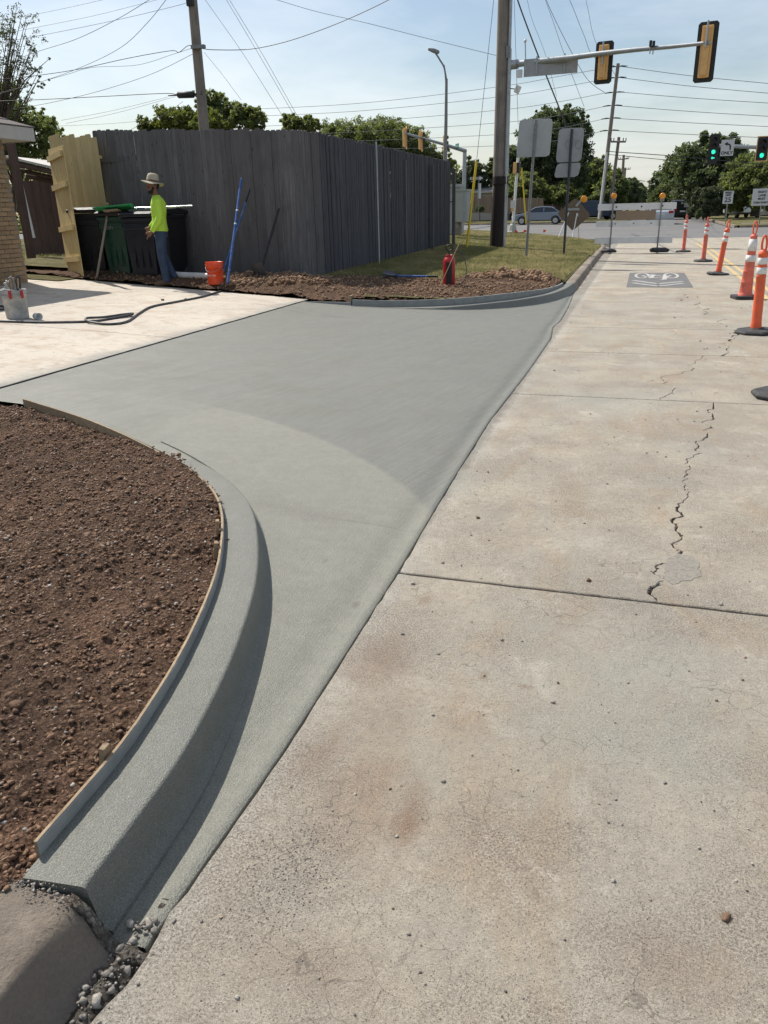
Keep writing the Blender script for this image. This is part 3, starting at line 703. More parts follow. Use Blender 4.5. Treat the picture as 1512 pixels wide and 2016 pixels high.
for q, k in ((.145, .02), (.46, .0), (.50, .01)):
    p = BN[int(q*len(BN))]; t = (BN[int(q*len(BN))+1]-p).normalized()
    st = MB().box((0, 0, 0), (.030, .016, .075), Matrix.Rotation(R(8), 3, 'X')).build('wooden_stake', 'formwood', None, loc=(p.x-t.y*.030, p.y+t.x*.030, hd(p.x)+.128+k), rot=(0, 0, math.atan2(t.y, t.x)), bevel=.002)
    tag(st, ['short wooden stake behind the near form board, lowest in the photo', 'small wooden stake behind the form board halfway round the bend', 'small wooden stake behind the form board near the top of the bend'][[.145, .46, .50].index(q)], 'stake')
# far fresh kerb (path runs from driveway end towards the street)
def Hf(s, p): return .004+.115*(1-smooth01((-1.36-p.x)/2.6))
kerbF = thing('fresh_kerb', 'fresh concrete kerb curving along the far side of the driveway apron', 'kerb', (-4, 11.3, 0))
BFr = BF[::-1]
sweep_obj('kerb_body', BFr, kerb_prof(Hf, .13, .05), 'fresh_curb', kerbF)
fb2 = thing('form_board', 'long grey cement coated form board edging the far brown soil', 'board', (-4.1, 11.3, 0))
def b2(s, p):
    z = hd(p.x)+Hf(s, p)+.085*(1-.55*smooth01((s-.45)/.5))
    return [(-.03, hd(p.x)-.05), (-.03, z), (-.002, z), (-.002, hd(p.x)-.05)]
sweep_obj('board', BFr[:int(len(BFr)*.93)], b2, 'formgrey', fb2)
e = MB().box((-4.16, 11.40, hd(-4.2)+.06), (.03, .12, .16)).build('wooden_stake', 'formwood'); tag(e, 'wooden stake at the left end of the long grey form board', 'stake')
e = MB().box((-4.57, 11.37, hd(-4.5)+.004), (.86, .022, .05), Matrix.Rotation(R(-5), 3, 'Z')).build('form_board', 'formgrey'); tag(e, 'short thin dark board edging the apron left of the long grey form board', 'board')
# old kerbs
oldN = thing('old_kerb', 'weathered concrete kerb with a broken end in the bottom left corner', 'kerb', (-1.2, .9, 0))
def opn(s, p):
    b = .018*wig(s*40, 1, 5) if s > .93 else 0
    zb_ = -.006; H = .135-(.012*smooth01((s-.97)/.03))
    return [(-.14, zb_-.1), (-.14, zb_+H+.008), (0, zb_+H+.004+b*.3), (.13, zb_+H-.002), (.158, zb_+H-.007), (.172, zb_+H-.020), (.190+b, zb_+H*.62), (.212+b, zb_+H*.28), (.228+b, zb_+.012), (.25+b, zb_-.003), (.255+b, zb_-.05)]
sweep_obj('kerb_body', [Vector((-1.215, -2.6+(2.6+.977)*k/60, 0)) for k in range(61)], opn, 'old_curb', oldN)
oldF = thing('old_kerb', 'old pale concrete kerb running along the lawn to the street corner', 'kerb', (-1.3, 16, 0))
pf = [Vector((-1.30, 15.62, 0)), Vector((-1.33, 19, 0)), Vector((-1.36, 23, 0)), Vector((-1.38, 26.8, 0)), Vector((-1.40, 30, 0))]
for k in range(1, 10): a = R(10*k); pf.append(Vector((-10.4+9*math.cos(a), 30+9*math.sin(a), 0)))
pf.append(Vector((-30, 39.0, 0))); pf = smooth_path(pf, 10)
def opf(s, p):
    zb_ = float(ysl(np.array(p.x), 0))-.004 if p.y > 38 else -.004; H = .125
    return [(-.03, zb_-.1), (-.03, zb_+H+.005), (.10, zb_+H), (.128, zb_+H-.012), (.14, zb_+H-.03), (.165, zb_+.03), (.18, zb_+.008), (.32, zb_+.0), (.33, zb_-.05)]
seg = [0, 14, 26, 38, 60, len(pf)-1]
for a, b in zip(seg, seg[1:]):
    q = pf[a:b+1]; q[0] = q[0]+(q[1]-q[0]).normalized()*.006
    sweep_obj('kerb_section', q, opf, 'old_curb', oldF)

# --- near bare soil
rx = np.arange(-5.4, -1.1, .020); ry = np.arange(-1.2, 4.9, .020)
XX, YY = np.meshgrid(rx, ry)
ynv = np.where(XX < -4.42, 4.705, np.interp(XX, bnx, bny))
dist = np.minimum(ynv-YY, 9)
dx = np.abs(XX-(-1.2)); 
Z = hdv(XX)+.088+.032*fbm(XX, YY, 1.6, 3, .55, 1)+.036*np.abs(fbm(XX, YY, 7, 4, .62, 5))-.012+.020*np.maximum(0, fbm(XX, YY, 19, 3, .7, 9))+.010*fbm(XX, YY, 24, 2, .7, 19)
edge = np.clip(dist/.25, 0, 1); Z -= .105*np.clip((-2.1-XX)/1.6, 0, 1)
lim = hdv(XX)+np.where(XX > -1.9, .155, .12)
Z = np.minimum(Z, lim+.05*edge)
keep = (YY < ynv-.012) & (XX < np.where(YY < 2.2, np.interp(YY, [p.y for p in BN], [p.x for p in BN])-.022, 9)) & ((YY > .93) | (XX < -1.30+.05*fbm(XX, YY, 6, 3, .6, 3)))
near = (YY < 1.0); Z = np.where(near & (XX > -1.55), Z+.035*np.clip((XX+1.55)/.3, 0, 1), Z)
soilN = link('bare_soil', grid_mesh('bare_soil', 'soil', XX, YY, Z, keep)); struct(soilN)
def ground_soil(x, y):
    i = np.clip(((y-ry[0])/.02).astype(int), 0, len(ry)-1); j = np.clip(((x-rx[0])/.02).astype(int), 0, len(rx)-1); return Z[i, j], keep[i, j]
def scatter_soil(n, name, mat, smin, smax, label, seed, pw=2.2, sink=.2, flat=.7, low=True, thr=-.30, ex=1.5):
    r = np.random.default_rng(seed); x = r.uniform(-5.3, -1.15, n); y = -.4+5.2*r.random(n)**ex
    clump = fbm(x, y, 1.7, 3, .6, seed)+r.uniform(-.5, .5, n)*.8; z, k = ground_soil(x, y); k = k & (clump > thr); x, y, z = x[k], y[k], z[k]
    s = smin+(smax-smin)*r.random(len(x))**pw
    return stuff(rocks(name, mat, np.stack([x, y, z+s*(.45-sink)], -1), s, flat, seed, low), label, 'soil')
scatter_soil(110000, 'soil_clods', 'clod', .0025, .0125, 'small brown clods scattered over the near bare soil', 21, 2.6)
scatter_soil(900, 'soil_clods', 'clod', .009, .022, 'larger brown clods lying on the near bare soil', 22, 2.5, .4, .7, False)
scatter_soil(22000, 'pebbles', 'pebble', .0025, .0105, 'brown pebbles mixed into the near bare soil', 23, 2.2)
scatter_soil(12000, 'pebbles', 'lightpebble', .002, .0105, 'pale pebbles scattered on the near bare soil', 24, 3)
def straws(n, x0, x1, y0, y1, zfn, name, label, l0, l1, seed, w=.0016):
    r = np.random.default_rng(seed); x = r.uniform(x0, x1, n); y = r.uniform(y0, y1, n); z, k = zfn(x, y); x, y, z = x[k], y[k], z[k]; n = len(x)
    a = r.uniform(0, 6.28, n); L = r.uniform(l0, l1, n); up = r.uniform(-.15, .35, n); d = np.stack([np.cos(a), np.sin(a), up], -1)*L[:, None]/2
    c = np.stack([x, y, z+.006+L*.1], -1); w_ = np.stack([-np.sin(a), np.cos(a), 0*a], -1)*w; bend = np.stack([-np.sin(a), np.cos(a), 0*a+.3], -1)*(r.uniform(-.25, .25, n)*L)[:, None]
    q1 = np.stack([c-d-w_, c-d+w_, c+bend+w_, c+bend-w_], 1); q2 = np.stack([c+bend-w_, c+bend+w_, c+d+w_*.5, c+d-w_*.5], 1)
    return stuff(link(name, soup(name, 'strawbit', np.concatenate([q1, q2]), 4)), label, 'straw')
straws(2600, -5.2, -1.2, -.8, 4.7, ground_soil, 'dry_roots', 'bits of straw and dry roots lying on the near bare soil', .010, .042, 31, .0009)

# --- verge lawn and far soil
def vz(X, Y): return hdv(X)+.135-.05*np.clip((X+1.5)/.2, 0, 1)
def in_corner(X, Y): return (Y > 30) & (((X+10.4)**2+(Y-30)**2 > 8.98**2) & (X > -10.4)) | (Y > 38.98)
XX, YY = np.meshgrid(np.arange(-13, -1.31, .12), np.arange(11.0, 39.1, .14))
yfv = np.where(XX < -4.12, 12.0, np.interp(XX, bfx, bfy))
Zl = vz(XX, YY)+.02*fbm(XX, YY, 1.5, 3)
keepl = (YY > np.where(XX < -4.4, 12.9, yfv+.02)) & ~in_corner(XX, YY)
Zl = np.where(YY > 38, np.minimum(Zl, ysl(XX, YY)+.13+(39-YY)*.1), Zl)
verge = link('verge_lawn', grid_mesh('verge_lawn', 'lawn', XX, YY, Zl, keepl)); struct(verge)
def lawn_z(x, y): return vz(x, y)
def soil_mask(X, Y):
    yb = np.interp(X, [-10, -7, -5.9, -5.2, -4.4, -3.5, -2.8, -2.0, -1.45], [13.0, 13.2, 13.7, 14.6, 14.7, 14.9, 15.6, 16.4, 15.6])+.5*fbm(X, Y, 1.3, 3, .6, 4)
    return yb-Y
XX, YY = np.meshgrid(np.arange(-10.3, -1.34, .035), np.arange(11.2, 17.4, .035))
yfv = np.where(XX < -4.97, 11.72+.135*(-4.975-XX)-.07+.05*fbm(XX, YY, 3, 3, .6, 77), np.where(XX < -4.12, 11.40, np.interp(XX, bfx, bfy)+.03))
msk = soil_mask(XX, YY); e1 = np.clip(msk/.5, 0, 1); e2 = np.clip((YY-yfv)/.5, 0, 1)
base = hdv(XX)+.02+.12*np.where(XX > -4.2, .55+.45*e2, e2)
pile = .12*np.exp(-(((XX+2.35)/.75)**2+((YY-15.35)/.38)**2))+.09*np.exp(-(((XX+5.35)/.5)**2+((YY-12.4)/.35)**2))+.08*np.exp(-(((XX+6.1)/.7)**2+((YY-12.75)/.3)**2))
Zs = base+.045*np.abs(fbm(XX, YY, 3.2, 4, .6, 2))*(.4+e1)+pile*(1+.9*fbm(XX, YY, 6, 3, .6, 8))-.04*(1-e1)+.008
Zs = np.where((XX < -4.97) & (e2 < .12), np.maximum(Zs, hdv(XX)+.006), Zs)
keeps = (YY > yfv) & (msk > -.05) & (XX < np.interp(YY, [p.y for p in BFr], [p.x for p in BFr])-.035)
soilF = link('churned_soil', grid_mesh('churned_soil', 'soil2', XX, YY, Zs, keeps)); struct(soilF)
fx0, fy0 = -10.3, 11.2
def ground_far(x, y):
    i = np.clip(((y-fy0)/.035).astype(int), 0, Zs.shape[0]-1); j = np.clip(((x-fx0)/.035).astype(int), 0, Zs.shape[1]-1); return Zs[i, j], keeps[i, j] & (e1[i, j] > .05)
def scatter_far(n, name, mat, a, b, label, seed, box=(-10, -1.4, 11.3, 17)):
    r = np.random.default_rng(seed); x = r.uniform(box[0], box[1], n); y = r.uniform(box[2], box[3], n); z, k = ground_far(x, y); x, y, z = x[k], y[k], z[k]
    s = a+(b-a)*r.random(len(x))**2.2
    return stuff(rocks(name, mat, np.stack([x, y, z+s*.3], -1), s, .8, seed), label, 'soil')
M['clod2'] = M['clod'].copy(); 
t = NT('dry_clod', 'pos'); M['clod2'] = t.done(t.mix(t.island(), (.32, .21, .135), (.13, .08, .052)), .95, t.bump(t.noise(60, 4), .6, .01), 0, .1)
scatter_far(16000, 'soil_clods', 'clod2', .006, .026, 'brown clods covering the churned soil beyond the apron', 41)
scatter_far(1500, 'soil_clods', 'clod2', .015, .060, 'heap of large dry clods at the right edge of the lawn', 42, (-3.1, -1.6, 14.9, 15.9))
scatter_far(1500, 'soil_clods', 'clod2', .012, .045, 'heap of clods below the fence corner by the black shovel', 43, (-7.0, -4.9, 12.1, 13.1))
straws(1500, -10, -1.5, 11.5, 16.5, ground_far, 'dry_grass_bits', 'pale dry grass bits on the churned soil beyond the apron', .05, .16, 44, .004)
def blades(n, x0, x1, y0, y1, zfn, ok, name, label, h0, h1, w, seed, kx=1.):
    r = np.random.default_rng(seed); y = y0+(y1-y0)*r.random(n)**kx; x = r.uniform(x0, x1, n); k = ok(x, y); x, y = x[k], y[k]; n = len(x); z = zfn(x, y)
    a = r.uniform(0, 6.28, n); h = r.uniform(h0, h1, n); le = r.uniform(.2, 1.0, n)*h; b = r.uniform(0, 6.28, n)
    ww = w*(1+y/25)
    p = np.stack([x, y, z], -1); wv = np.stack([np.cos(a), np.sin(a), 0*a], -1)*ww[:, None]; tip = p+np.stack([np.cos(b)*le, np.sin(b)*le, h], -1)
    return stuff(link(name, soup(name, 'blades', np.stack([p-wv, p+wv, tip], 1), 3)), label, 'grass')
fence_x = lambda y: np.interp(y, [13.3, 14.2, 26], [-5.85, -5.68, -6.0])
blades(190000, -8, -1.42, 13.5, 38.9, lambda x, y: vz(x, y)-.005, lambda x, y: (soil_mask(x, y) < .12) & ~in_corner(x, y) & ((x > fence_x(y)-.1) | (y > 26)), 'verge_grass', 'short mown grass of the verge lawn below the road signs', .03, .075, .006, 51, 1.25)
# soil lip along the far kerb
# yard left behind the gate
XX, YY = np.meshgrid(np.linspace(-30, -9.9, 40), np.linspace(11.9, 42, 40))
struct(link('yard_lawn', grid_mesh('yard_lawn', 'lawn', XX, YY, hdv(XX)+.03+.02*fbm(XX, YY, 1, 3))))
blades(9000, -17, -10.3, 13.5, 22, lambda x, y: hdv(x)+.03, lambda x, y: x < -8, 'yard_grass', 'patch of grass beyond the open gate on the left', .04, .10, .008, 52)
XX, YY = np.meshgrid(np.arange(-14.5, -9.9, .05), np.arange(11.5, 14.6, .05))
Zy = hdv(XX)+.055+.05*np.abs(fbm(XX, YY, 4, 4, .6, 3))-.06*np.clip((YY-14)/.5, 0, 1)
struct(link('yard_soil', grid_mesh('yard_soil', 'soil2', XX, YY, Zy, YY > 12.45)))
# blocks beyond the cross street
XX, YY = np.meshgrid(np.array([-160, -80, -40, -20, -8, -4, -1.45]), np.linspace(73.8, 500, 30))
struct(link('far_lawn', grid_mesh('far_lawn', 'lawn', XX, YY, ysl(XX, YY)+.12)))
XX, YY = np.meshgrid(np.array([5.35, 12, 20, 40, 80, 160]), np.linspace(53.45, 500, 30))
struct(link('far_lawn', grid_mesh('far_lawn', 'lawn', XX, YY, XX*0+.12)))
kf = thing('far_kerb', 'pale kerb at the far right corner of the intersection', 'kerb', (5.2, 53.3, 0))
MB().box((20, 53.36, .05), (29, .18, .16)).build('kerb_section', 'old_curb', kf, True); MB().box((5.27, 78, .05), (.18, 49, .16)).build('kerb_section', 'old_curb', kf, True)
kf = thing('far_kerb', 'pale kerb along the far left side of the cross street', 'kerb', (-5, 73.7, 0))
MB().box((-31, 73.7, .06), (60, .18, .16)).build('kerb_section', 'old_curb', kf, True)
struct(MB().box((12, 57.5, .126), (12, 1.3, .012)).build('far_pavement', 'old_curb'))

# --- loose stones on the street and rubble by the old kerb
def road_scatter(n, name, mat, a, b, label, seed, box, pw=3, cl=None):
    r = np.random.default_rng(seed); x = r.uniform(box[0], box[1], n); y = box[2]+(box[3]-box[2])*r.random(n)**1.3
    if cl: k = fbm(x, y, cl, 3, .6, seed) > .18; x, y = x[k], y[k]
    s = a+(b-a)*r.random(len(x))**pw
    return stuff(rocks(name, mat, np.stack([x, y, s*.45], -1), s, .75, seed), label, 'gravel')
XX, YY = np.meshgrid(np.arange(-1.25, -.84, .008), np.arange(-.6, 1.13, .008))
Zg = -.014+.022*np.abs(fbm(XX, YY, 28, 4, .65, 31))
Zg = Zg-.03*np.clip((XX+.93+.02*fbm(XX, YY, 9, 3, .6, 2))/.03, 0, 1)
M['crumble'] = m_soil('crumbled_concrete', (.27, .25, .215), (.17, .155, .135))
fill = np.interp(XX, [-1.25, -1.06, -1.03, -.985, -.955, -.90], [.120, .116, .102, .030, .004, -.010])-.004+.016*fbm(XX, YY, 40, 3, .6, 13)
Zg = np.where((YY > .966) & (YY < 1.0), np.maximum(Zg, fill), Zg)+.010*(XX > -.96)*(YY < 1.0)
struct(link('crumbled_gutter', grid_mesh('crumbled_gutter', 'crumble', XX, YY, Zg, (YY < 1.0) | (XX > -.95))))
road_scatter(1500, 'road_grit', 'greypebble', .0012, .0045, 'fine grey grit scattered over the old street', 61, (-.85, 2.4, .35, 6), 2.5, 3)
road_scatter(700, 'road_grit', 'pebble', .0015, .0060, 'brown grit scattered over the old street', 62, (-.85, 2.4, .35, 9), 3)
road_scatter(130, 'road_grit', 'lightpebble', .003, .009, 'pale chips lying on the old street', 63, (-.85, 1.6, .35, 6), 3)
road_scatter(70, 'road_grit', 'clod', .004, .012, 'dark soil crumbs dropped on the old street', 64, (-.9, 2.0, 3, 16), 2.5)
r = np.random.default_rng(5)
nb = 420; t_ = r.random(nb); x = -.95+.05*t_+r.normal(0, .028, nb); y = 1.06-.9*t_**1.2+r.normal(0, .02, nb); s = .0015+.008*r.random(nb)**4
stuff(rocks('rubble', 'greypebble', np.stack([x, y, s*.4], -1), s, .8, 6), 'dark grey broken concrete rubble at the foot of the old kerb', 'rubble')
nb = 120; x = r.uniform(-1.2, -1.06, nb); y = .972+r.normal(0, .014, nb); s = .001+.004*r.random(nb)**2.5
stuff(rocks('rubble', 'greypebble', np.stack([x, y, np.where(x < -1.03, .128, .125*(1-(x+1.03)/.10)).clip(.0, .13)+s*.3], -1), s, .8, 7), 'crumbled concrete between the old kerb end and the fresh kerb', 'rubble')
nb = 900; x = -.70+r.normal(0, .055, nb)+.05*r.random(nb); y = 1.28+r.normal(0, .11, nb); s = .0008+.0014*r.random(nb)**1.5
stuff(rocks('grit_patch', 'greypebble', np.stack([x, y, s*.4], -1), s, .8, 8), 'patch of fine dark grit beside the seam in the foreground', 'gravel')
for k, (px, py, sz, lb, mt) in enumerate([(255, 1822, .011, 'white stone at the foot of the fresh kerb end', 'lightpebble'), (190, 1975, .012, 'pale stone beside the old kerb near the bottom edge', 'lightpebble'), (168, 1948, .010, 'smaller pale stone above the pale stone by the old kerb', 'lightpebble'), (1430, 1808, .009, 'brown clod lying alone on the street at lower right', 'clod'), (1308, 838+20, .0, '', ''), (320, 592, .03, 'left one of two dark clods on the white driveway', 'clod'), (366, 592, .03, 'right one of two dark clods on the white driveway', 'clod')]):
    if not sz: continue
    p = T(px, py); 
    if py > 1000: p = G(px, py)
    st = rocks('stone' if 'stone' in lb else 'clod', mt, np.array([[p.x, p.y, p.z+sz*.5]]), [sz], .7, 90+k); tag(st, lb, 'stone' if 'stone' in lb else 'clod')
r = np.random.default_rng(77); P_ = []; S_ = []
for p, gw in crack_pts:
    for k in range(3): P_.append((p.x+r.normal(0, gw), p.y+r.normal(0, .02), -.012+r.random()*.01)); S_.append(.003+.006*r.random())
stuff(rocks('crack_debris', 'subbase', np.array(P_), S_, .8, 9), 'dark debris filling the long crack in the street', 'debris')
# thin black joint along the driveway edge
jv = [Vector((-4.972+.006*wig(y, 3, 2), y, 0)) for y in np.linspace(4.6, 11.70, 80)]
struct(sweep_obj('expansion_joint', jv, lambda s, p: [(-.008, hd(-4.97)-.03), (-.008, hd(-4.97)+.010+.004*wig(s*50, 1, 1)), (.008, hd(-4.97)+.010), (.008, hd(-4.97)-.03)], 'rubber'))

# ================================================================ FENCES
def picket(h, w, t, s):
    r = random.Random(s); e = .022
    m = MB(); m.prism([(-w/2, 0), (w/2, 0), (w/2, h-e), (w/2-e*.9, h), (-w/2+e*.9, h), (-w/2, h-e)], -t/2, t/2, 'y'); return m
PK = [picket(2.44+.006*k, .0995+.0006*(k % 3), .017, k).mesh('picket', 'fence') for k in range(5)]
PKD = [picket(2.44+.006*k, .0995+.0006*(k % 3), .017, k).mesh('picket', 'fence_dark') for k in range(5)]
wf = thing('wooden_fence', 'tall weathered grey picket fence turning a corner behind the bins and along the lawn', 'fence', (-5.84, 13.4, .3))
def pickets(par, p0, p1, step, meshes, zf, lift=0, name='picket'):
    d = Vector((p1[0]-p0[0], p1[1]-p0[1], 0)); L = d.length; d.normalize(); n = max(1, round(L/step)); step = L/n; rz = math.atan2(d.y, d.x); o = root_loc(par)
    for k in range(n):
        x, y = p0[0]+d.x*(k+.5)*step, p0[1]+d.y*(k+.5)*step; j = random.uniform(-.009, .009)
        link(name, random.choice(meshes), par, (x-d.y*j-o.x, y+d.x*j-o.y, zf(x, y)+lift+random.uniform(-.012, .012)-o.z), (random.uniform(-.002, .002), random.uniform(-.0016, .0016), rz+random.uniform(-.02, .02)))
zfence = lambda x, y: hd(x)+.115
pickets(wf, (-9.95, 13.55), (-5.84, 13.36), .101, PK, zfence)
pickets(wf, (-5.84, 13.36), (-5.69, 14.21), .0955, PK, zfence)
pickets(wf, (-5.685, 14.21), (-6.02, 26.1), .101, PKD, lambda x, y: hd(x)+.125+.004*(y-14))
for z in (.35, 1.25, 2.15):
    m = MB(); m.box((-7.9, 13.53, .35+z), (4.1, .04, .09)); m.build('rail', 'fence', wf, True)
    m = MB(); a = Vector((-5.74, 14.2, .42+z)); b = Vector((-6.06, 26.1, .42+z)); m.tube([a, b], .035, 4); m.build('rail', 'fence', wf, True)
m = MB(); m.cyl((-5.60, 17.25, .3), (-5.60, 17.25, 2.86), .022, n=10); o = m.build('metal_post', 'galv', wf, True); 
for k in range(5):
    y = 14.6+k*2.8; MB().box((-5.83, y, 1.5), (.09, .09, 2.3)).build('fence_post', 'fence', wf, True)
# new pine panel and open gate leaf
np_ = thing('pine_fence_panel', 'new yellowish pine board panel standing behind the bins left of the grey fence', 'fence panel', (-10.6, 13.3, .48))
NPK = [picket(2.40+.02*k, .135, .017, 20+k).mesh('board', 'newwood') for k in range(3)]
A = W(96, 268, 13.9); B = W(189, 268, 13.25)
d = Vector((B.x-A.x, B.y-A.y, 0)); nb = 9; st_ = d.length/nb; d.normalize()
for k in range(nb):
    p = Vector((A.x, A.y, 0))+d*(k+.5)*st_; zt = A.z+(B.z-A.z)*k/nb
    me = picket(zt-hd(p.x)-.02+.03*math.sin(k*2.1), st_*.97, .017, k).mesh('board', 'newwood')
    link('board', me, np_, (p.x+10.6, p.y-13.3, hd(p.x)+.02-.48), (0, 0, math.atan2(d.y, d.x)))
for z in (.5, 1.3, 2.1):
    MB().tube([(A.x, A.y+.05, hd(A.x)+z), (B.x, B.y+.05, hd(B.x)+z)], .035, 4).build('rail', 'newwood', np_, True)
gA = T(136, 541); gB = T(166, 551); gt = W(135, 291, gB.y)
gl = thing('gate_leaf', 'open new pine gate leaf with four crosswise battens at the left of the bins', 'gate', (gA.x, gA.y, gA.z))
d = Vector((gB.x-gA.x, gB.y-gA.y, 0)); nb = 5; st_ = d.length/nb; Lg = d.length; d.normalize(); nrm = Vector((d.y, -d.x, 0)); rz = math.atan2(d.y, d.x)
HG = W(131, 293, gB.y).z-gB.z
for k in range(nb):
    p = d*(k+.5)*st_
    link('board', picket(HG, st_*.96, .017, k).mesh('board', 'newwood'), gl, (p.x, p.y, .02), (0, 0, rz))
for z in (.12, .37, .70, .925):
    MB().box((0, 0, 0), (Lg*.96, .04, .09)).build('batten', 'newwood', gl, loc=(d.x*Lg*.46+nrm.x*.03, d.y*Lg*.46+nrm.y*.03, HG*z+.04), rot=(0, R(-3), rz))

# ================================================================ house and carport on the left
hs = thing('brick_house', 'corner of a low tan brick house with dark shingled hip roof at the left edge', 'house', (-10.6, 11.0, .45))
wc = W(39, 420, 11.6); ex = wc.x
MB().box((ex-2.6, 7.2, 1.6), (5.1, 8.7, 2.5)).build('wall', 'mortar', hs, True)
eav = W(68, 277, 11.95)
bmesh_ = MB().box((0, 0, 0), (.012, .205, .060)).mesh('brick', 'brick')
zb0 = .38; course = .0735; nc = int((eav.z-zb0)/course)
for c_ in range(nc):
    for k in range(8):
        y = 11.55-.108-k*.216-(.108 if c_ % 2 else 0)
        link('brick', bmesh_, hs, (ex-.046+.012+random.uniform(-.0015, .0015)-hs.location.x, y-hs.location.y, zb0+c_*course+.035-hs.location.z))
# roof: hip
ez = eav.z; x1, y1 = eav.x, 12.0; x0, y0_ = x1-9, 3.0
rise = 1.55; run = 3.9
V = [(x0, y0_, ez+.2), (x1, y0_, ez+.2), (x1, y1, ez+.2), (x0, y1, ez+.2), (x0, y0_+run, ez+.2+rise), (x1-run, y0_+run, ez+.2+rise), (x1-run, y1-run, ez+.2+rise), (x0, y1-run, ez+.2+rise)]
m = MB(); m.add(V, [(0, 1, 5, 4), (1, 2, 6, 5), (2, 3, 7, 6), (4, 5, 6, 7), (0, 3, 2, 1)]); rf = m.build('roof', 'shingle', hs, True)
for k in range(14):     # shingle courses on the east slope
    t0, t1 = k/14, (k+1)/14
    z = ez+.2+rise*t0; x = x1-run*t0
    MB().box((x-.14, (y0_+y1)/2, z+.065), (.30, (y1-y0_)-2*run*t0-.02, .02), Matrix.Rotation(math.atan(rise/run), 3, 'Y')).build('shingle_course', 'shingle', rf, True) if False else None
    m = MB(); c_ = Vector((x, 0, z)); m.add([(x+.01, y0_+run*t0, z+.012), (x+.01, y1-run*t0, z+.012), (x1-run*t1, y1-run*t1, z+rise/14+.004), (x1-run*t1, y0_+run*t1, z+rise/14+.004), (x+.01, y0_+run*t0, z-.004), (x+.01, y1-run*t0, z-.004)], [(0, 1, 2, 3), (4, 5, 1, 0)])
    m.add([(x0, y1-run*t0+.01, z+.012), (x1-run*t0, y1-run*t0+.01, z+.012), (x1-run*t1, y1-run*t1, z+rise/14+.004), (x0, y1-run*t1, z+rise/14+.004)], [(3, 2, 1, 0)])
    m.build('shingle_course', 'shingle', rf, True)
m = MB(); m.box((x1-.012, (y0_+y1)/2, ez+.09), (.024, y1-y0_, .2)); m.box(((x0+x1)/2, y1-.012, ez+.09), (x1-x0, .024, .2)); m.build('fascia', 'trim', hs, True)
MB().box(((x0+x1)/2-.02, (y0_+y1)/2, ez+.01), (x1-x0-.06, y1-y0_-.06, .02)).build('soffit', 'trim', hs, True)
# carport / lean-to
Yc = 16.5
def WP(px, py, Y=Yc): return W(px, py, Y)
cp = thing('lean_to_shed', 'open sided brown lean-to shed with pale edged sloping roof between house and gate', 'shed', WP(60, 500))
a, b = WP(8, 306), WP(118, 331); a2, b2_ = a+Vector((-2, 4, .1)), b+Vector((0, 4, 0))
m = MB(); m.add([a, b, b+Vector((0, 4, -.1)), a+Vector((0, 4, -.1)), a-Vector((0, 0, .05)), b-Vector((0, 0, .05)), b+Vector((0, 4, -.15)), a+Vector((0, 4, -.15))], [(0, 1, 2, 3), (7, 6, 5, 4), (0, 4, 5, 1), (1, 5, 6, 2), (3, 2, 6, 7), (0, 3, 7, 4)]); m.build('roof', 'trim', cp, True)
for k, (u, v) in enumerate([(-.08, .14), (-.24, .10), (-.37, .12)]):
    MB().tube([a+Vector((0, .1+.3*k, u-.06)), b+Vector((.05, .1+.3*k, u-.06))], v*.6, 4).build('beam', 'brownwood', cp, True)
wl_ = WP(25, 350, 18.2); wr = WP(125, 350, 18.2)
pn = []
for k in range(12):
    x = wl_.x+(wr.x-wl_.x)*k/12; MB().box((x+.1, 18.2, 1.4), ((wr.x-wl_.x)/12*.985, .03+.008*(k % 2), 2.1)).build('wall_panel', 'brownwood', cp, True)
for (px, pt, pb, w_) in ((47, 325, 500, .14), (62, 340, 497, .12)):
    p = WP(px+14 if px == 47 else px, pb, 15.6 if px == 47 else 16.6)
    MB().box((p.x, p.y, p.z+1.15), (w_, w_, 2.5)).build('post', 'brownwood', cp, True)
ws = WP(66, 467, 16.4); o = MB().box((0, 0, .62), (.085, .03, 1.27)).build('white_board', 'white', None, loc=(ws.x+.0, ws.y, ws.z), rot=(0, R(-4), 0)); tag(o, 'narrow white board leaning on a post of the brown lean-to shed', 'board')

# ================================================================ bins
def wheelie(name, mat, label, loc, rz, h=1.05, w=.62, lidmat=None):
    t = thing(name, label, 'wheelie bin', loc, rz, 'wheelie bins in the fence corner')
    m = MB(); m.box((0, 0, .08+h*.45), (w*.80, w*.85, h*.9), None, (1.22, 1.22)); m.box((0, 0, h*.95), (w*1.03, w*1.10, .06)); m.box((0, -w*.52, h*.84), (w*.9, .03, .10)); m.build('body', mat, t, bevel=.02)
    m = MB(); m.prism([(-w*.60, h*.985), (w*.62, h*.985), (w*.60, h+.045), (w*.2, h+.085), (-w*.45, h+.075), (-w*.62, h+.04)], -w*.53, w*.53, 'x'); m.v = [(v[0], v[1], v[2]) for v in m.v]; l = m.build('lid', lidmat or mat, t, bevel=.012)
    MB().tube([(-w*.35, w*.66, h*.98), (-w*.35, w*.74, h), (w*.35, w*.74, h), (w*.35, w*.66, h*.98)], .016, 8).build('handle', mat, t)
    for s in (-1, 1):
        wh = MB().cyl((s*w*.34, w*.42, .11), (s*w*.42, w*.42, .11), .11, n=18).build('wheel', 'rubber', t)
    for k in (-.22, 0, .22): MB().box((k*w, -w*.455-.012, h*.45), (.03, .012, h*.5), Matrix.Rotation(R(-5), 3, 'X')).build('rib', mat, t)
    return t
def onY(px, py, Y): p = W(px, py, Y); return Vector((p.x, Y, 0))
bz = lambda x: hd(x)+.03
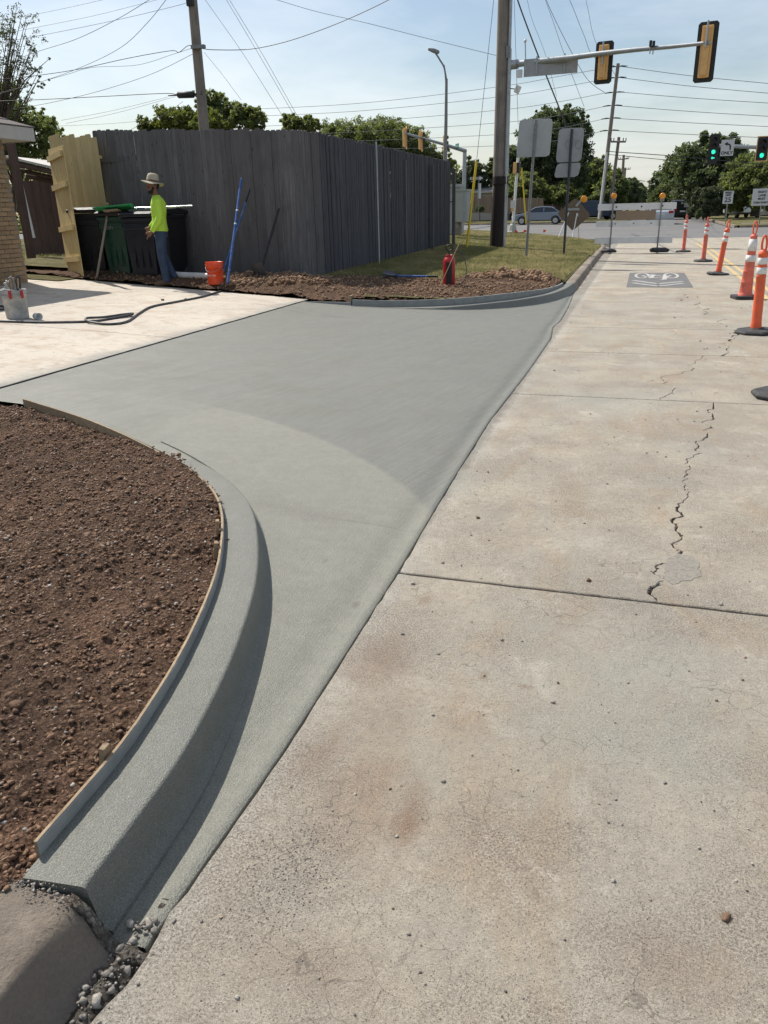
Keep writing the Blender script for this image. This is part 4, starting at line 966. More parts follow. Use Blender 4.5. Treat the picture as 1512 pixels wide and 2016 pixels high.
for (nm, mt, lb, px, Y, rz, h, lm) in [('wheelie_bin', 'black_plastic', 'black wheelie bin nearest the open pine gate', 192, 12.95, R(6), 1.13, None),
        ('wheelie_bin', 'green_plastic', 'dark green wheelie bin between the black and navy bins', 248, 12.85, R(-8), 1.10, 'black_plastic'),
        ('wheelie_bin', 'navy_plastic', 'wide navy bin with pale moulded lid beside the man', 293, 12.75, R(4), 1.10, 'navy_plastic'),
        ('wheelie_bin', 'black_plastic', 'black wheelie bin partly hidden behind the man', 326, 12.95, R(-3), 1.14, 'black_plastic')]:
    p = onY(px, 480, Y); t = wheelie(nm, mt, lb, (p.x, Y, bz(p.x)), rz, h, .60, lm)
    if 'navy' in lb:
        MB().box((0, -.02, h+.10), (.40, .34, .02)).build('lid_panel', 'galvdull', t); MB().box((0, -.12, h+.115), (.12, .05, .03)).build('lid_handle', 'navy_plastic', t)
    if 'green' in lb: text('CITY', .075, 'galvdull', t, (0, -.345, h*.80), (R(85), 0, 0), 'stamped_letters')
# plank leaning in front of the bins
a = T(190, 552); b = W(214, 412, a.y+.18)
t = thing('leaning_plank', 'grey timber plank leaning against the front of the bins', 'plank', a)
q = (b-a).to_track_quat('Z', 'Y').to_euler(); MB().box((0, 0, (b-a).length/2), (.085, .038, (b-a).length)).build('plank', 'pole', t, rot=q, bevel=.003)
# bull float resting across bins
fa, fb_ = W(188, 418, 12.55), W(379, 406, 12.75)
t = thing('bull_float', 'bull float with green blade and long silver pole resting across the bin lids', 'float', (fa.x, fa.y, fa.z))
MB().tube([W(230, 412, 12.6), fb_], .021, 12).build('pole', 'brush_alu', t, True)
g0, g1 = W(188, 414, 12.5), W(262, 407, 12.55); m = MB(); m.box((0, 0, 0), ((g1-g0).length, .22, .022)); m.box((0, 0, .03), ((g1-g0).length, .05, .04))
m.build('blade', 'green_bright' if 'green_bright' in M else 'green_plastic', t, loc=((g0+g1)/2-Vector(t.location)), rot=(R(-20), -math.atan2(g1.z-g0.z, g1.x-g0.x), 0))
m = MB(); m.box((0, 0, 0), (.30, .26, .02)); m.build('blade_underside', 'tan_ply', t, loc=((g0+g1)/2-Vector(t.location)-Vector((0, 0, .055))), rot=(R(-14), R(-3), 0))

# ================================================================ buckets, hose, tools
p = T(36, 627); t = thing('tool_bucket', 'cement smeared grey bucket full of finishing tools on the white driveway', 'bucket', p)
HB = .355; b0, b1 = .130, .155
m = MB(); m.lathe([(0, .0), (b0, .0), (b0+.004, .01), (b1-.012, HB-.07), (b1-.004, HB-.068), (b1-.004, HB-.055), (b1-.01, HB-.053), (b1-.006, HB-.035), (b1+.006, HB-.033), (b1+.006, HB-.018), (b1, HB-.016), (b1, HB-.002), (b1+.004, HB), (b1-.006, HB), (b1-.012, HB-.01), (b0-.004, .012), (0, .012)], 28); m.build('pail', 'zinc', t)
MB().tube([(b1*math.cos(a), b1*math.sin(a)-.01, HB-.03-.05*math.sin(a)) for a in [R(200+i*14) for i in range(11)]], .0035, 6).build('bail_handle', 'galv', t)
for k, (x, y, w_, h_, rx_, ry_, mt) in enumerate([(.03, -.02, .075, .20, 4, 3, 'galvdull'), (.07, .02, .06, .21, -3, 6, 'darksteel'), (-.02, .03, .09, .16, 8, -20, 'galv'), (-.09, -.03, .06, .07, 0, 0, 'galv')]):
    m = MB(); m.box((0, 0, h_/2), (w_, .012, h_)); m.box((0, 0, h_), (.02, .02, .03))
    tr_ = thing('steel_trowel', ['tall flat steel trowel standing upright in the grey tool bucket', 'dark steel trowel at the right inside the grey tool bucket', 'slanted steel trowel blade in the grey tool bucket', 'short pale trowel at the left rim of the grey tool bucket'][k], 'trowel', (p.x+x, p.y+y, p.z+HB-.05)); m.build('blade', mt, tr_, rot=(R(rx_), R(ry_), R(20*k)), bevel=.002)
    MB().cyl((0, -.015, h_*.3), (0, -.015, h_*.9), .012).build('grip', 'formwood', tr_, rot=(R(rx_), R(ry_), R(20*k)))
for k, (a_, lb) in enumerate([(R(-62), 'red handled clamp hooked over the front of the grey tool bucket'), (R(-12), 'red handled clamp hooked over the right side of the grey tool bucket')]):
    c_ = thing('clamp', lb, 'clamp', (p.x+.165*math.cos(a_), p.y+.165*math.sin(a_), p.z+HB-.045), a_)
    MB().lathe([(0, -.055), (.014, -.052), (.019, -.03), (.017, .0), (.019, .03), (.013, .045), (0, .047)], 10).build('handle', 'red', c_); MB().cyl((-.01, 0, .04), (-.03, 0, .06), .006).build('hook', 'galv', c_)
c_ = T(68, 629); m = MB(); m.lathe([(0, 0), (.036, 0), (.045, .10), (.043, .10), (.034, .004), (0, .004)], 18); M['clearcup'] = simple('frosted_cup', (.55, .57, .58), .2, dirt=.1)
o = m.build('plastic_cup', 'clearcup', None, loc=c_+Vector((.02, 0, .042)), rot=(R(90), 0, R(70))); tag(o, 'frosted plastic cup lying beside the grey tool bucket', 'cup')
hz = lambda px, py, o=.018: T(px, py)+Vector((0, 0, o))
hp = [hz(-30, 634), hz(60, 637), hz(130, 637), hz(185, 635), hz(225, 629), hz(255, 625, .03), hz(262, 622, .03), hz(245, 625, .04), hz(205, 629, .03), hz(172, 631, .03), hz(176, 638, .03), hz(215, 641), hz(250, 636), hz(275, 619), hz(300, 606), hz(350, 596), hz(400, 586), hz(440, 574), hz(470, 569)]
hp = [Vector((q.x, q.y, q.z)) for q in hp]
o = MB().tube(smooth_path(hp, 8), .0155, 10).build('hose', 'hose'); tag(o, 'long black rubber hose snaking across the white driveway', 'hose')
o = MB().tube(smooth_path([hz(-30, 603), hz(-5, 605), hz(8, 606), hz(10, 611), hz(-20, 613)], 6), .0155, 10).build('hose', 'hose'); tag(o, 'short loop of black hose left of the grey tool bucket', 'hose')
p = T(426, 562, .07); t = thing('orange_bucket', 'bright orange plastic bucket on soil by the blue poles', 'bucket', p+Vector((0, 0, .02)))
HB = .365; b0, b1 = .128, .152
MB().lathe([(0, 0), (b0, 0), (b0+.002, .01), (b1-.012, HB-.085), (b1-.002, HB-.083), (b1-.002, HB-.072), (b1-.01, HB-.07), (b1-.008, HB-.05), (b1+.004, HB-.048), (b1+.004, HB-.036), (b1-.006, HB-.034), (b1-.004, HB-.004), (b1+.004, HB), (b1-.006, HB), (b1-.014, HB-.01), (b0-.006, .012), (0, .012)], 30).build('pail', 'orange_bucket', t)
MB().tube([(b1*math.cos(a), b1*math.sin(a), HB-.045-.11*max(0, -math.sin(a))) for a in [R(180+i*15) for i in range(13)]], .003, 6).build('bail_handle', 'galv', t)
lb = text('LET\'S DO THIS', .036, 'white', t, (-.02, -.149, HB*.42), (R(86), R(0), R(-6)), 'printed_lettering')
pa, pb_ = T(345, 556), T(412, 549)
o = MB().tube([Vector((W(343, 550, 12.5).x, 12.5, bz(pa.x)+.13)), Vector((W(416, 550, 12.4).x, 12.4, bz(pb_.x)+.12))], .055, 16).build('pvc_pipe', 'pvc'); tag(o, 'length of white plastic pipe lying on soil behind the man', 'pipe')
def leaning(name, label, cat, base_px, top_px, Yb, Yt, r, mat, extra=None):
    a = T(base_px[0], base_px[1], .15); a = Vector((a.x, min(a.y, 12.75), a.z)); b = W(top_px[0], top_px[1], Yt)
    t = thing(name, label, cat, a); MB().tube([a, b], r, 10).build('shaft', mat, t, True)
    return t, a, b
t, a, b = leaning('blue_pole', 'left of two blue poles leaning on the grey fence, the thicker one', 'pole', (448, 557), (475, 352), 0, 13.15, .021, 'bluepole')
for k in (.55, .68): c_ = a+(b-a)*k; MB().tube([c_, c_+(b-a)*.012], .023, 10).build('label_band', 'white', t, True)
MB().tube([b, b+(b-a)*.006], .018, 10).build('end_cap', 'galv', t, True)
t, a, b = leaning('blue_pole', 'right of two blue poles leaning on the grey fence, with black tip', 'pole', (462, 541), (484, 398), 0, 13.2, .017, 'bluepole')
MB().tube([b, b+(b-a)*.17], [.016, .012], 10).build('grip', 'black_plastic', t, True)
MB().tube([a, a+(b-a)*.10], .018, 10).build('ferrule', 'galvdull', t, True)
def blade_mesh(w, h, pointed=False):
    m = MB(); nu, nv = 9, 8; vs = []
    for j in range(nv):
        v = j/(nv-1)
        for i in range(nu):
            u = i/(nu-1)*2-1; ww = w*(.5 if not pointed else .5*math.cos(max(0, v-.35)/.65*1.35)+.02); vs.append((u*ww, .035*(u*u)-.02+.02*v*v, -v*h))
    n = len(vs); vs += [(x, y+.003, z) for x, y, z in vs]
    f = [(j*nu+i, j*nu+i+1, (j+1)*nu+i+1, (j+1)*nu+i) for j in range(nv-1) for i in range(nu-1)]
    m.add(vs, f+[tuple(n+q for q in reversed(x)) for x in f], True); return m
t, a, b = leaning('square_shovel', 'black square nosed shovel leaning on the grey fence', 'shovel', (508, 552), (549, 411), 0, 13.2, .022, 'black_plastic')
MB().tube([b-(b-a)*.18, b], .019, 10).build('grip', 'black_plastic', t, True)
q = (b-a).to_track_quat('Z', 'Y').to_euler(); blade_mesh(.24, .30).build('blade', 'darksteel2', t, loc=(0, -.05, .30), rot=(q.x, q.y, 0))
sa, sb = W(724, 547, 14.15), W(862, 544, 14.1)
za = hd(sa.x)+.21
t = thing('round_shovel', 'blue handled round point shovel lying on the far soil', 'shovel', (sa.x, sa.y, za))
hp_ = [W(748, 550, 14.1), W(757, 543, 14.1), W(775, 543, 14.1)]
MB().tube([W(775, 543, 14.1), W(842, 544, 14.1)], .019, 10).build('handle', 'bluepole', t, True)
MB().tube([W(842, 544, 14.1), W(862, 544, 14.1)], .020, 10).build('grip', 'black_plastic', t, True)
MB().tube(smooth_path(hp_, 5), [.02]*11, 10).build('socket', 'galvdull', t, True)
blade_mesh(.23, .32, True).build('blade', 'darksteel', t, loc=(.30, 0, .03), rot=(R(75), R(10), R(-100)))

# sprayer
p = T(884, 563, .14); t = thing('pump_sprayer', 'red metal pump sprayer with brass wand on the far soil', 'sprayer', p)
MB().lathe([(0, 0), (.098, 0), (.104, .012), (.104, .40), (.098, .43), (.08, .465), (.062, .48), (.062, .50), (.068, .502), (.068, .512), (.055, .512), (.05, .49), (0, .485)], 24).build('tank', 'red', t)
for k in range(5): MB().lathe([(.1045, .08+.07*k), (.107, .084+.07*k), (.1045, .088+.07*k)], 24).build('hoop', 'red', t)
m = MB()
for k in range(6): a_ = R(-88+9*k-12); m.box((.1055*math.cos(a_), .1055*math.sin(a_), .22), (.003, .019, .36), Matrix.Rotation(a_, 3, 'Z'))
m.build('black_label', 'signblack', t)
MB().cyl((0, 0, .50), (0, 0, .57), .010).build('pump_rod', 'black_plastic', t)
MB().tube([(.058*math.cos(a_), 0, .625+.045*math.sin(a_)) for a_ in [R(i*20) for i in range(19)]], .010, 8).build('pump_handle', 'black_plastic', t)
wA = W(867, 562, p.y-.13); wB = W(903, 481, p.y-.12)
MB().tube([wA, wB], .0065, 8).build('wand', 'brass', t, True); MB().tube([wA, wA+(wB-wA)*.12], .011, 8).build('valve', 'brass', t, True)
MB().tube(smooth_path([W(893, 493, p.y-.05), W(905, 494, p.y-.05), W(914, 508, p.y-.05), W(918, 530, p.y-.07), W(915, 550, p.y-.12), W(900, 563, p.y-.2), W(880, 570, p.y-.25), W(866, 570, p.y-.22), W(865, 562, p.y-.13)], 6), .0075, 8).build('hose', 'hose', t, True)

# ================================================================ traffic control
def bands(t, r, zs, mat='band', r2=None):
    for (a, b) in zs: MB().lathe([(r*1.0, a), (r*1.045, a+.002), (r*1.045, b-.002), (r*1.0, b)], 24).build('reflective_band', mat, t)
def delineator(label, loc, tilt=(0, 0, 0), mat='orange', H=1.12, group='orange channelizer posts in a row'):
    t = thing('channelizer_post', label, 'traffic post', loc, 0, group, rot=tilt)
    m = MB(); m.lathe([(0, 0), (.225, 0), (.245, .012), (.245, .03), (.225, .048), (.10, .055), (.085, .07), (0, .07)], 8, smooth=False); b = m.build('base', 'rubber', t, bevel=.005)
    m = MB(); m.lathe([(.062, .05), (.062, .10), (.057, .13), (.055, .5), (.053, .66), (.058, .665), (.058, .67), (.053, .675), (.053, .90), (.058, .905), (.056, .925), (.040, .95), (.028, .965), (0, .97)], 24); m.build('tube', mat, t)
    pts = [(-.018, 0, .95), (-.026, 0, 1.0), (-.024, 0, 1.06), (-.012, 0, H-.012), (0, 0, H-.006), (.012, 0, H-.012), (.024, 0, 1.06), (.026, 0, 1.0), (.018, 0, .95)]
    m = MB(); m.tube(smooth_path(pts, 3), .013, 8); m.build('handle_loop', mat, t)
    bands(t, .054, [(.69, .765), (.80, .875)]); return t
def dpos(px, py): return G(px, py)
d1 = delineator('orange channelizer post with straight tube, nearest and largest in the row', dpos(1487, 656), (0, R(-2.6), R(10)))
for (px, py, lb, tl, mt) in [(1345, 496, 'farthest channelizer post, beside the barricade', (0, 0, .3), 'orange2'), (1384, 515, 'second farthest channelizer post with white top bands', (0, 0, .9), 'orange2'), (1413, 541, 'channelizer post leaning to the right before the tall cone', (0, R(5.0), .2), 'orange')]:
    t = delineator(lb, dpos(px, py), tl, mt)
t = delineator('channelizer post standing at the right edge, only its black base in view', dpos(1541, 782), (0, 0, .5))
p = dpos(1466, 588); t = thing('tall_cone', 'tall slim faded orange traffic cone on square black base', 'traffic cone', p, R(12), None)
MB().prism([(-.19, -.15), (-.15, -.19), (.15, -.19), (.19, -.15), (.19, .15), (.15, .19), (-.15, .19), (-.19, .15)], 0, .055).build('base', 'rubber', t, bevel=.008)
pr = [(.115, .05), (.108, .085), (.100, .10)]
zz = .10
for k in range(4): z1 = zz+.17; r0 = .100-.046*(zz-.1)/.8; r1_ = .100-.046*(z1-.1)/.8; pr += [(r0, zz+.004), (r1_+.001, z1-.008), (r1_+.005, z1-.004), (r1_, z1)]; zz = z1
pr += [(.050, .95), (.054, .955), (.052, .975), (.034, .99), (.022, 1.0), (0, 1.005)]
t.rotation_euler = (0, R(.5), R(12)); MB().lathe(pr, 24).build('cone', 'orange2', t)
for (a, b) in ((.58, .68), (.745, .925)):
    ra = .100-.046*(a-.1)/.8; rb_ = .100-.046*(b-.1)/.8; MB().lathe([(ra, a), (ra+.008, a+.003), (rb_+.008, b-.003), (rb_, b)], 24).build('reflective_band', 'band', t)
MB().tube(smooth_path([(-.016, 0, .99), (-.028, 0, 1.06), (-.026, 0, 1.13), (-.010, 0, 1.185), (0, 0, 1.19), (.010, 0, 1.185), (.026, 0, 1.13), (.028, 0, 1.06), (.016, 0, .99)], 3), .012, 8).build('handle_loop', 'orange', t)

# barricade
Yb = 27.6
t = thing('road_barricade', 'white three rail road barricade with two amber lights and a plywood back panel', 'barricade', (W(1250, 497, Yb).x, Yb, 0))
def rail(px0, px1, py0, py1, nm='rail', mat='white', dy=-.03):
    a, b = W(px0, py0, Yb), W(px1, py1, Yb); zc = (W((px0+px1)/2, py0, Yb).z+W((px0+px1)/2, py1, Yb).z)/2; h = abs(W((px0+px1)/2, py0, Yb).z-W((px0+px1)/2, py1, Yb).z)
    m = MB(); m.box(((a.x+b.x)/2, Yb+dy, zc), (b.x-a.x, .028, h)); return m.build(nm, mat, t, True, bevel=.004), (a.x+b.x)/2, zc
r1, cx_, cz_ = rail(1178, 1331, 400, 413)
for dx_ in (-.62, .15, .78): MB().cyl((cx_+dx_, Yb-.052, cz_), (cx_+dx_, Yb-.03, cz_), .026, n=10).build('bolt', 'signblack', r1, True)
r2, cx_, cz_ = rail(1174, 1327, 434, 446)
for dx_ in (-.6, -.03, .50): MB().cyl((cx_+dx_, Yb-.052, cz_), (cx_+dx_, Yb-.03, cz_), .020, n=10).build('bolt', 'signblack', r2, True)
rail(1172, 1323, 466, 479)
rail(1213, 1290, 414.4, 433, 'plywood_panel', 'tan_ply', -.01)
for px0, px1 in ((1200, 1207), (1293, 1303)):
    a = Vector((W(px0, 492, Yb).x, Yb-.075, 0.02)); b = Vector((a.x+.01, Yb-.075, W(px1, 395, Yb).z))
    MB().box(((a.x+b.x)/2, a.y, (a.z+b.z)/2), (.045, .045, b.z-a.z)).build('upright', 'galvdull', t, True)
    MB().box((a.x, Yb, .02), (.05, 1.1, .04)).build('foot', 'galvdull', t, True)
    l = MB().box((b.x, Yb-.075, b.z+.02), (.13, .05, .07)).build('lamp_base', 'galvdull', t, True, bevel=.01)
    MB().lathe([(0, -.028), (.06, -.028), (.086, -.020), (.092, 0), (.086, .020), (.06, .028), (0, .028)], 20, fn=lambda v, a_, r_: Vector((v.x, v.z, v.y))).build('amber_light', 'amber', t, loc=(b.x-t.location.x, -.075, b.z+.135))
def sandbag(lb, loc, rz, s=1.):
    m = MB(); n1, n2 = 16, 9; vs = []
    for j in range(n2):
        ph = -math.pi/2+math.pi*j/(n2-1)
        for i in range(n1):
            th = 2*math.pi*i/n1; x = .27*s*math.cos(th)*math.cos(ph)**.6; y = .15*s*math.sin(th)*math.cos(ph)**.6; z = .075*s*math.sin(ph)
            d = 1+.22*noise.noise(Vector((x*9+loc[0], y*9, z*12))); vs.append((x*d, y*d, max(-.06*s, z*d)+.06*s))
    m.add(vs, [(j*n1+i, j*n1+(i+1) % n1, (j+1)*n1+(i+1) % n1, (j+1)*n1+i) for j in range(n2-1) for i in range(n1)], True)
    o = m.build('sandbag', 'rubber', None, loc=loc, rot=(0, 0, rz)); return tag(o, lb, 'sandbag', None)
p = G(1200, 498); sandbag('black sandbag on the left foot of the barricade', (p.x, Yb-.25, .03), .2, .9)
p = G(1295, 498); sandbag('black sandbag on the right foot of the barricade', (p.x+.03, Yb-.25, .03), -.1, 1.1)
# diamond sign on stand
Ys = 35.0
c_ = W(1130, 422, Ys); t = thing('diamond_work_sign', 'brown backed diamond road work sign on a white folding stand with amber light', 'road sign', (c_.x, Ys, .1))
pl = [W(1133, 389, Ys), W(1163, 424, Ys), W(1127, 455, Ys), W(1097, 420, Ys)]
cc = sum(pl, Vector())/4; pl = [cc+(q-cc) for q in pl]; poly = []
for i in range(4):
    a, b, c2 = pl[i-1], pl[i], pl[(i+1) % 4]; poly += [b+(a-b)*.07, b+(c2-b)*.07]
MB().prism([(q.x, q.z) for q in poly], Ys, Ys+.012, 'y').build('sign_panel', 'ply_back', t, True)
MB().box((cc.x-.05, Ys-.02, W(1130, 412, Ys).z), (.52, .03, .09)).build('cross_bracket', 'galv', t, True)
m = MB(); m.box((W(1140, 399, Ys).x, Ys-.02, W(1140, 399, Ys).z), (.09, .03, .36), Matrix.Rotation(R(40), 3, 'Y')); m.build('light_bracket', 'galv', t, True)
lp = W(1150, 392, Ys); MB().lathe([(0, -.03), (.09, -.03), (.13, -.02), (.135, 0), (.13, .02), (.09, .03), (0, .03)], 20, fn=lambda v, a_, r_: Vector((v.x, v.z, v.y))).build('amber_light', 'amber', t, loc=(lp.x-t.location.x, -.06, lp.z-t.location.z))
for (x0, y0p, x1_, y1p, dy) in ((1120, 418, 1098, 472, -.4), (1136, 420, 1126, 474, -.5), (1137, 420, 1140, 472, .4), (1118, 420, 1112, 466, .4)):
    MB().tube([W(x0, y0p, Ys-.03), W(x1_, y1p, Ys+dy)], .022, 8).build('stand_leg', 'white', t, True)
MB().tube([W(1098, 472, Ys-.45), W(1139, 472, Ys-.45)], .022, 8).build('stand_foot', 'white', t, True)
q = W(1111, 471, Ys-.6); sandbag('dark sandbag weighing down the diamond sign stand', (q.x, q.y, max(.12, q.z-.1)), .1, 1.25)

# bicycle pavement marking
q = [G(1233, 566), G(1365, 566), G(1346, 538), G(1240, 537)]
bk = thing('bike_lane_marking', 'dark rectangle with white bicycle and chevrons painted on the street', 'road marking', (.45, 17.8, .0))
x0, x1_, y0m, y1m = q[0].x, q[1].x, (q[0].y+q[1].y)/2, (q[2].y+q[3].y)/2
MB().add([(x0, y0m, .004), (x1_, y0m, .004), ((q[2].x+x1_)/2, y1m, .004), ((q[3].x+x0)/2, y1m, .004)], [(0, 1, 2, 3)]).build('dark_panel', 'darkmark', bk, True)
w_, h_ = x1_-x0, y1m-y0m
def mk2(u, v): return Vector((x0+u*w_, y0m+v*h_, .008))
def stripe(m, pts, w):
    for a, b in zip(pts, pts[1:]):
        a, b = mk2(*a), mk2(*b); d = (b-a).normalized(); n = Vector((-d.y, d.x, 0))*w/2
        m.add([a-n, b-n, b+n, a+n], [(0, 1, 2, 3)])
m = MB(); stripe(m, [(.08, .42), (.48, .20)], .09); m.build('chevron', 'whitemark', bk, True); m = MB(); stripe(m, [(.485, .20), (.88, .35)], .09); m.build('chevron', 'whitemark', bk, True)
m = MB(); stripe(m, [(.08, .26), (.48, .055)], .08); m.build('chevron', 'whitemark', bk, True); m = MB(); stripe(m, [(.485, .055), (.88, .24)], .08); m.build('chevron', 'whitemark', bk, True)
def ring(cu, cv, ru, rv, w):
    m = MB(); n = 32; vs = []
    for i in range(n):
        a_ = 2*math.pi*i/n; c0 = mk2(cu, cv); vs += [(c0.x+ru*math.cos(a_), c0.y+rv*math.sin(a_), .008), (c0.x+(ru-w)*math.cos(a_), c0.y+(rv-w*1.8)*math.sin(a_), .008)]
    m.add(vs, [(2*i, 2*((i+1) % n), 2*((i+1) % n)+1, 2*i+1) for i in range(n)]); m.build('wheel', 'whitemark', bk, True)
ring(.23, .77, w_*.135, h_*.20, .055); ring(.73, .77, w_*.135, h_*.20, .055)
m = MB(); stripe(m, [(.23, .77), (.37, .62), (.58, .60), (.73, .77)], .07); stripe(m, [(.36, .84), (.42, .80), (.58, .72)], .06); stripe(m, [(.38, .58), (.43, .83)], .09); stripe(m, [(.53, .48), (.60, .48), (.63, .76)], .09); stripe(m, [(.42, .86), (.33, .84)], .06)
m.v = [(a, b, c+.0012*(i//4)/10) for i, (a, b, c) in enumerate(m.v)]; m.build('frame_mark', 'whitemark', bk, True)

# marking flags
for k, (px, py, lb) in enumerate([(1013, 470, 'orange marking flag nearest the big wooden pole'), (1031, 462, 'orange marking flag by the signal pole base'), (1069, 467, 'orange marking flag on the lawn left of the diamond sign')]):
    p = W(px, py, 33+k); z0 = hd(p.x)+.1
    t = thing('marking_flag', lb, 'flag', (p.x, p.y, z0), 0, 'orange marking flags in the lawn'); MB().cyl((0, 0, 0), (0, 0, .32), .004, n=5).build('wire_stake', 'galv', t)
    MB().add([(0, 0, .32), (.10, .02, .30), (.12, -.01, .24), (.03, .02, .20), (0, 0, .22), (0, .004, .32), (.10, .024, .30), (.12, -.006, .24), (.03, .024, .20), (0, .004, .22)], [(0, 1, 2, 3, 4), (9, 8, 7, 6, 5)]).build('flag_sheet', 'flag', t)

# ================================================================ poles, signs and signals
def upole(name, label, top, base, r0, r1, mat='pole', z_over=None):
    t = thing(name, label, 'utility pole', base); MB().tube([base, base+(top-base)*.5, top], [r0, (r0+r1)/2, r1], 18).build('pole', mat, t, True); return t
b = W(978, 487, 25.6); b = Vector((b.x, 25.6, hd(b.x)+.12)); tp_ = W(994, -60, 25.6); k = 11.5/(tp_.z-b.z)
BP = b; top = b+(tp_-b)*k
big = upole('utility_pole', 'big weathered wooden utility pole with dark lower sleeve on the lawn beside the road signs', top, b, .185, .165)
s0 = W(984, 356, 25.6); MB().tube([b, Vector((s0.x+.02, 25.6, s0.z-.1))], [.235, .222], 20).build('dark_sleeve', 'poledark', big, True)
MB().tube([Vector((s0.x+.02, 25.6, s0.z-.1)), Vector((s0.x+.02, 25.6, s0.z+.12))], [.245, .235], 20).build('sleeve_collar', 'poledark', big, True)
MB().tube([b+Vector((.235, -.1, 0)), Vector((top.x+.20, 25.5, top.z))], .045, 10).build('conduit', 'galv', big, True)
MB().box((W(1002, 104, 25.6).x, 25.5, W(1002, 104, 25.6).z), (.12, .12, .30)).build('junction_box', 'galvdull', big, True)
# yellow guy guard + guy wire
g0, g1 = W(919, 487, 24.6), W(938, 318, 24.9); t = thing('guy_wire', 'guy wire with bright yellow plastic guard leaning toward the big wooden pole', 'guy wire', g0)
MB().tube([g0, g1], .035, 10).build('yellow_guard', 'yguard', t, True); MB().tube([g0-Vector((0, 0, .2)), W(972, 0, 25.4), W(978, -60, 25.5)], .009, 6).build('steel_wire', 'galvdull', t, True)
# left pole
b = W(404, 300, 18.5); b = Vector((b.x+.0, 18.5, .4)); a1 = W(402, 255, 18.5); a0 = W(379, 0, 18.5); dd = a0-a1; b = a1-dd*((a1.z-.4)/dd.z); top = a1+dd*1.35
lpole = upole('utility_pole', 'weathered wooden utility pole rising behind the grey picket fence', top, b, .145, .10)
MB().box((W(392, 93, 18.4).x, 18.36, W(392, 93, 18.4).z), (.34, .10, .07)).build('bracket', 'galvdull', lpole, True)
MB().box((W(375, 3, 18.4).x, 18.4, W(375, 3, 18.4).z), (.16, .12, .18)).build('insulator_block', 'signblack', lpole, True)
# street light behind the fence
Yl = 36.0
q = [W(876, 330, Yl), W(878, 240, Yl), W(879, 155, Yl), W(876, 140, Yl), W(866, 118, Yl), W(857, 104, Yl)]
t = thing('street_lamp', 'tall grey street lamp with curved arm above the end of the picket fence', 'street lamp', Vector((q[0].x, Yl, .35)))
MB().tube([Vector((q[0].x-.1, Yl, .3)), q[0], q[1], q[2]], [.11, .09, .07, .055], 12).build('pole', 'galvdull', t, True); MB().tube(smooth_path([q[2]-Vector((0, 0, .8)), q[3], q[4], q[5]], 5), .035, 8).build('arm', 'galvdull', t, True)
MB().tube([q[2], W(874, 128, Yl)], .03, 8).build('brace', 'galvdull', t, True)
m = MB(); m.lathe([(0, -.26), (.07, -.22), (.09, 0), (.06, .24), (0, .28)], 14, sx=1, sy=.45); m.build('lamp_head', 'galvdull', t, loc=q[5]-Vector(t.location)+Vector((-.06, 0, .08)), rot=(0, R(-70), 0))

def signal(t_or_none, name, label, loc, rz, nsec, body='sigyellow', s=.34, backplate=True, lit=None, front=True, group=None, grp_cat='traffic signal'):
    """front faces local -Y; origin at the centre"""
    t = thing(name, label, grp_cat, loc, 0, group, rot=(0, 0, rz)); H = nsec*s
    MB().box((0, .09, 0), (s*.92, .17, H)).build('housing', body, t, bevel=.02)
    MB().prism([(-s*.27, .0), (s*.27, .0), (s*.27, .1), (-s*.27, .1)], -H/2+.06, H/2-.06).build('door_spine', body, t, loc=(0, .15, 0))
    if backplate:
        m = MB(); w = s*.5+.13; h = H/2+.13; c = .07; P_ = [(-w+c, -h), (w-c, -h), (w, -h+c), (w, h-c), (w-c, h), (-w+c, h), (-w, h-c), (-w, -h+c)]; m.prism(P_, -.012, .0, 'y'); m.build('backplate', 'sigblack', t)
    for k in range(nsec):
        z = H/2-(k+.5)*s; on = lit and k in lit
        m = MB(); m.lathe([(0, -.03), (s*.30, -.02), (s*.36, 0)], 16, fn=lambda v, a_, r_: Vector((v.x, v.z, v.y))); m.build('lens', 'siggreen' if on else 'sigdim', t, loc=(0, -.02, z))
        n = 14; vs = []
        for yy in (-.02, -.20):
            for i in range(n+1): a_ = R(-35)+R(250)*i/n; vs.append((s*.40*math.cos(a_), yy, s*.40*math.sin(a_)))
        m = MB(); m.add(vs, [(i, i+1, n+2+i, n+1+i) for i in range(n)], True); m.build('visor', 'sigblack', t, loc=(0, 0, z))
        for sx_ in (-1, 1): pass
    return t
# near mast arm
Ym = 33.0
ma = W(1003, 126, Ym); t = thing('signal_mast_arm', 'galvanized traffic signal mast arm reaching right from beside the big wooden pole', 'mast arm', Vector((ma.x-.05, Ym, .3)))
MB().tube([Vector((ma.x-.05, Ym, .2)), Vector((ma.x-.05, Ym, ma.z+.5))], [.16, .12], 16).build('mast', 'galv', t, True)
pts = [W(1010, 127, Ym), W(1060, 121, Ym-.3), W(1120, 114, Ym-.6), W(1180, 106, Ym-1.), W(1250, 98, Ym-1.5), W(1320, 92, Ym-2), W(1398, 84, Ym-2.6)]
MB().tube(smooth_path(pts, 4), [.115-.0024*k for k in range(25)], 14).build('arm', 'galv', t, True)
MB().tube([W(1006, 128, Ym), W(1020, 126, Ym-.05)], .16, 14).build('arm_flange', 'galv', t, True)
MB().tube([W(1035, 122, Ym-.1), W(1034, 84, Ym-.1)], .02, 8).build('sensor_mast', 'galv', t, True); m = MB(); m.lathe([(0, 0), (.05, .01), (.06, .06), (.04, .11), (0, .12)], 12); m.build('sensor_dome', 'white', t, loc=W(1034, 84, Ym-.1)-Vector(t.location))
p = W(1023, 145, Ym-.15); MB().box(p, (.20, .16, .26)).build('wireless_box', 'white', t, True, bevel=.02)
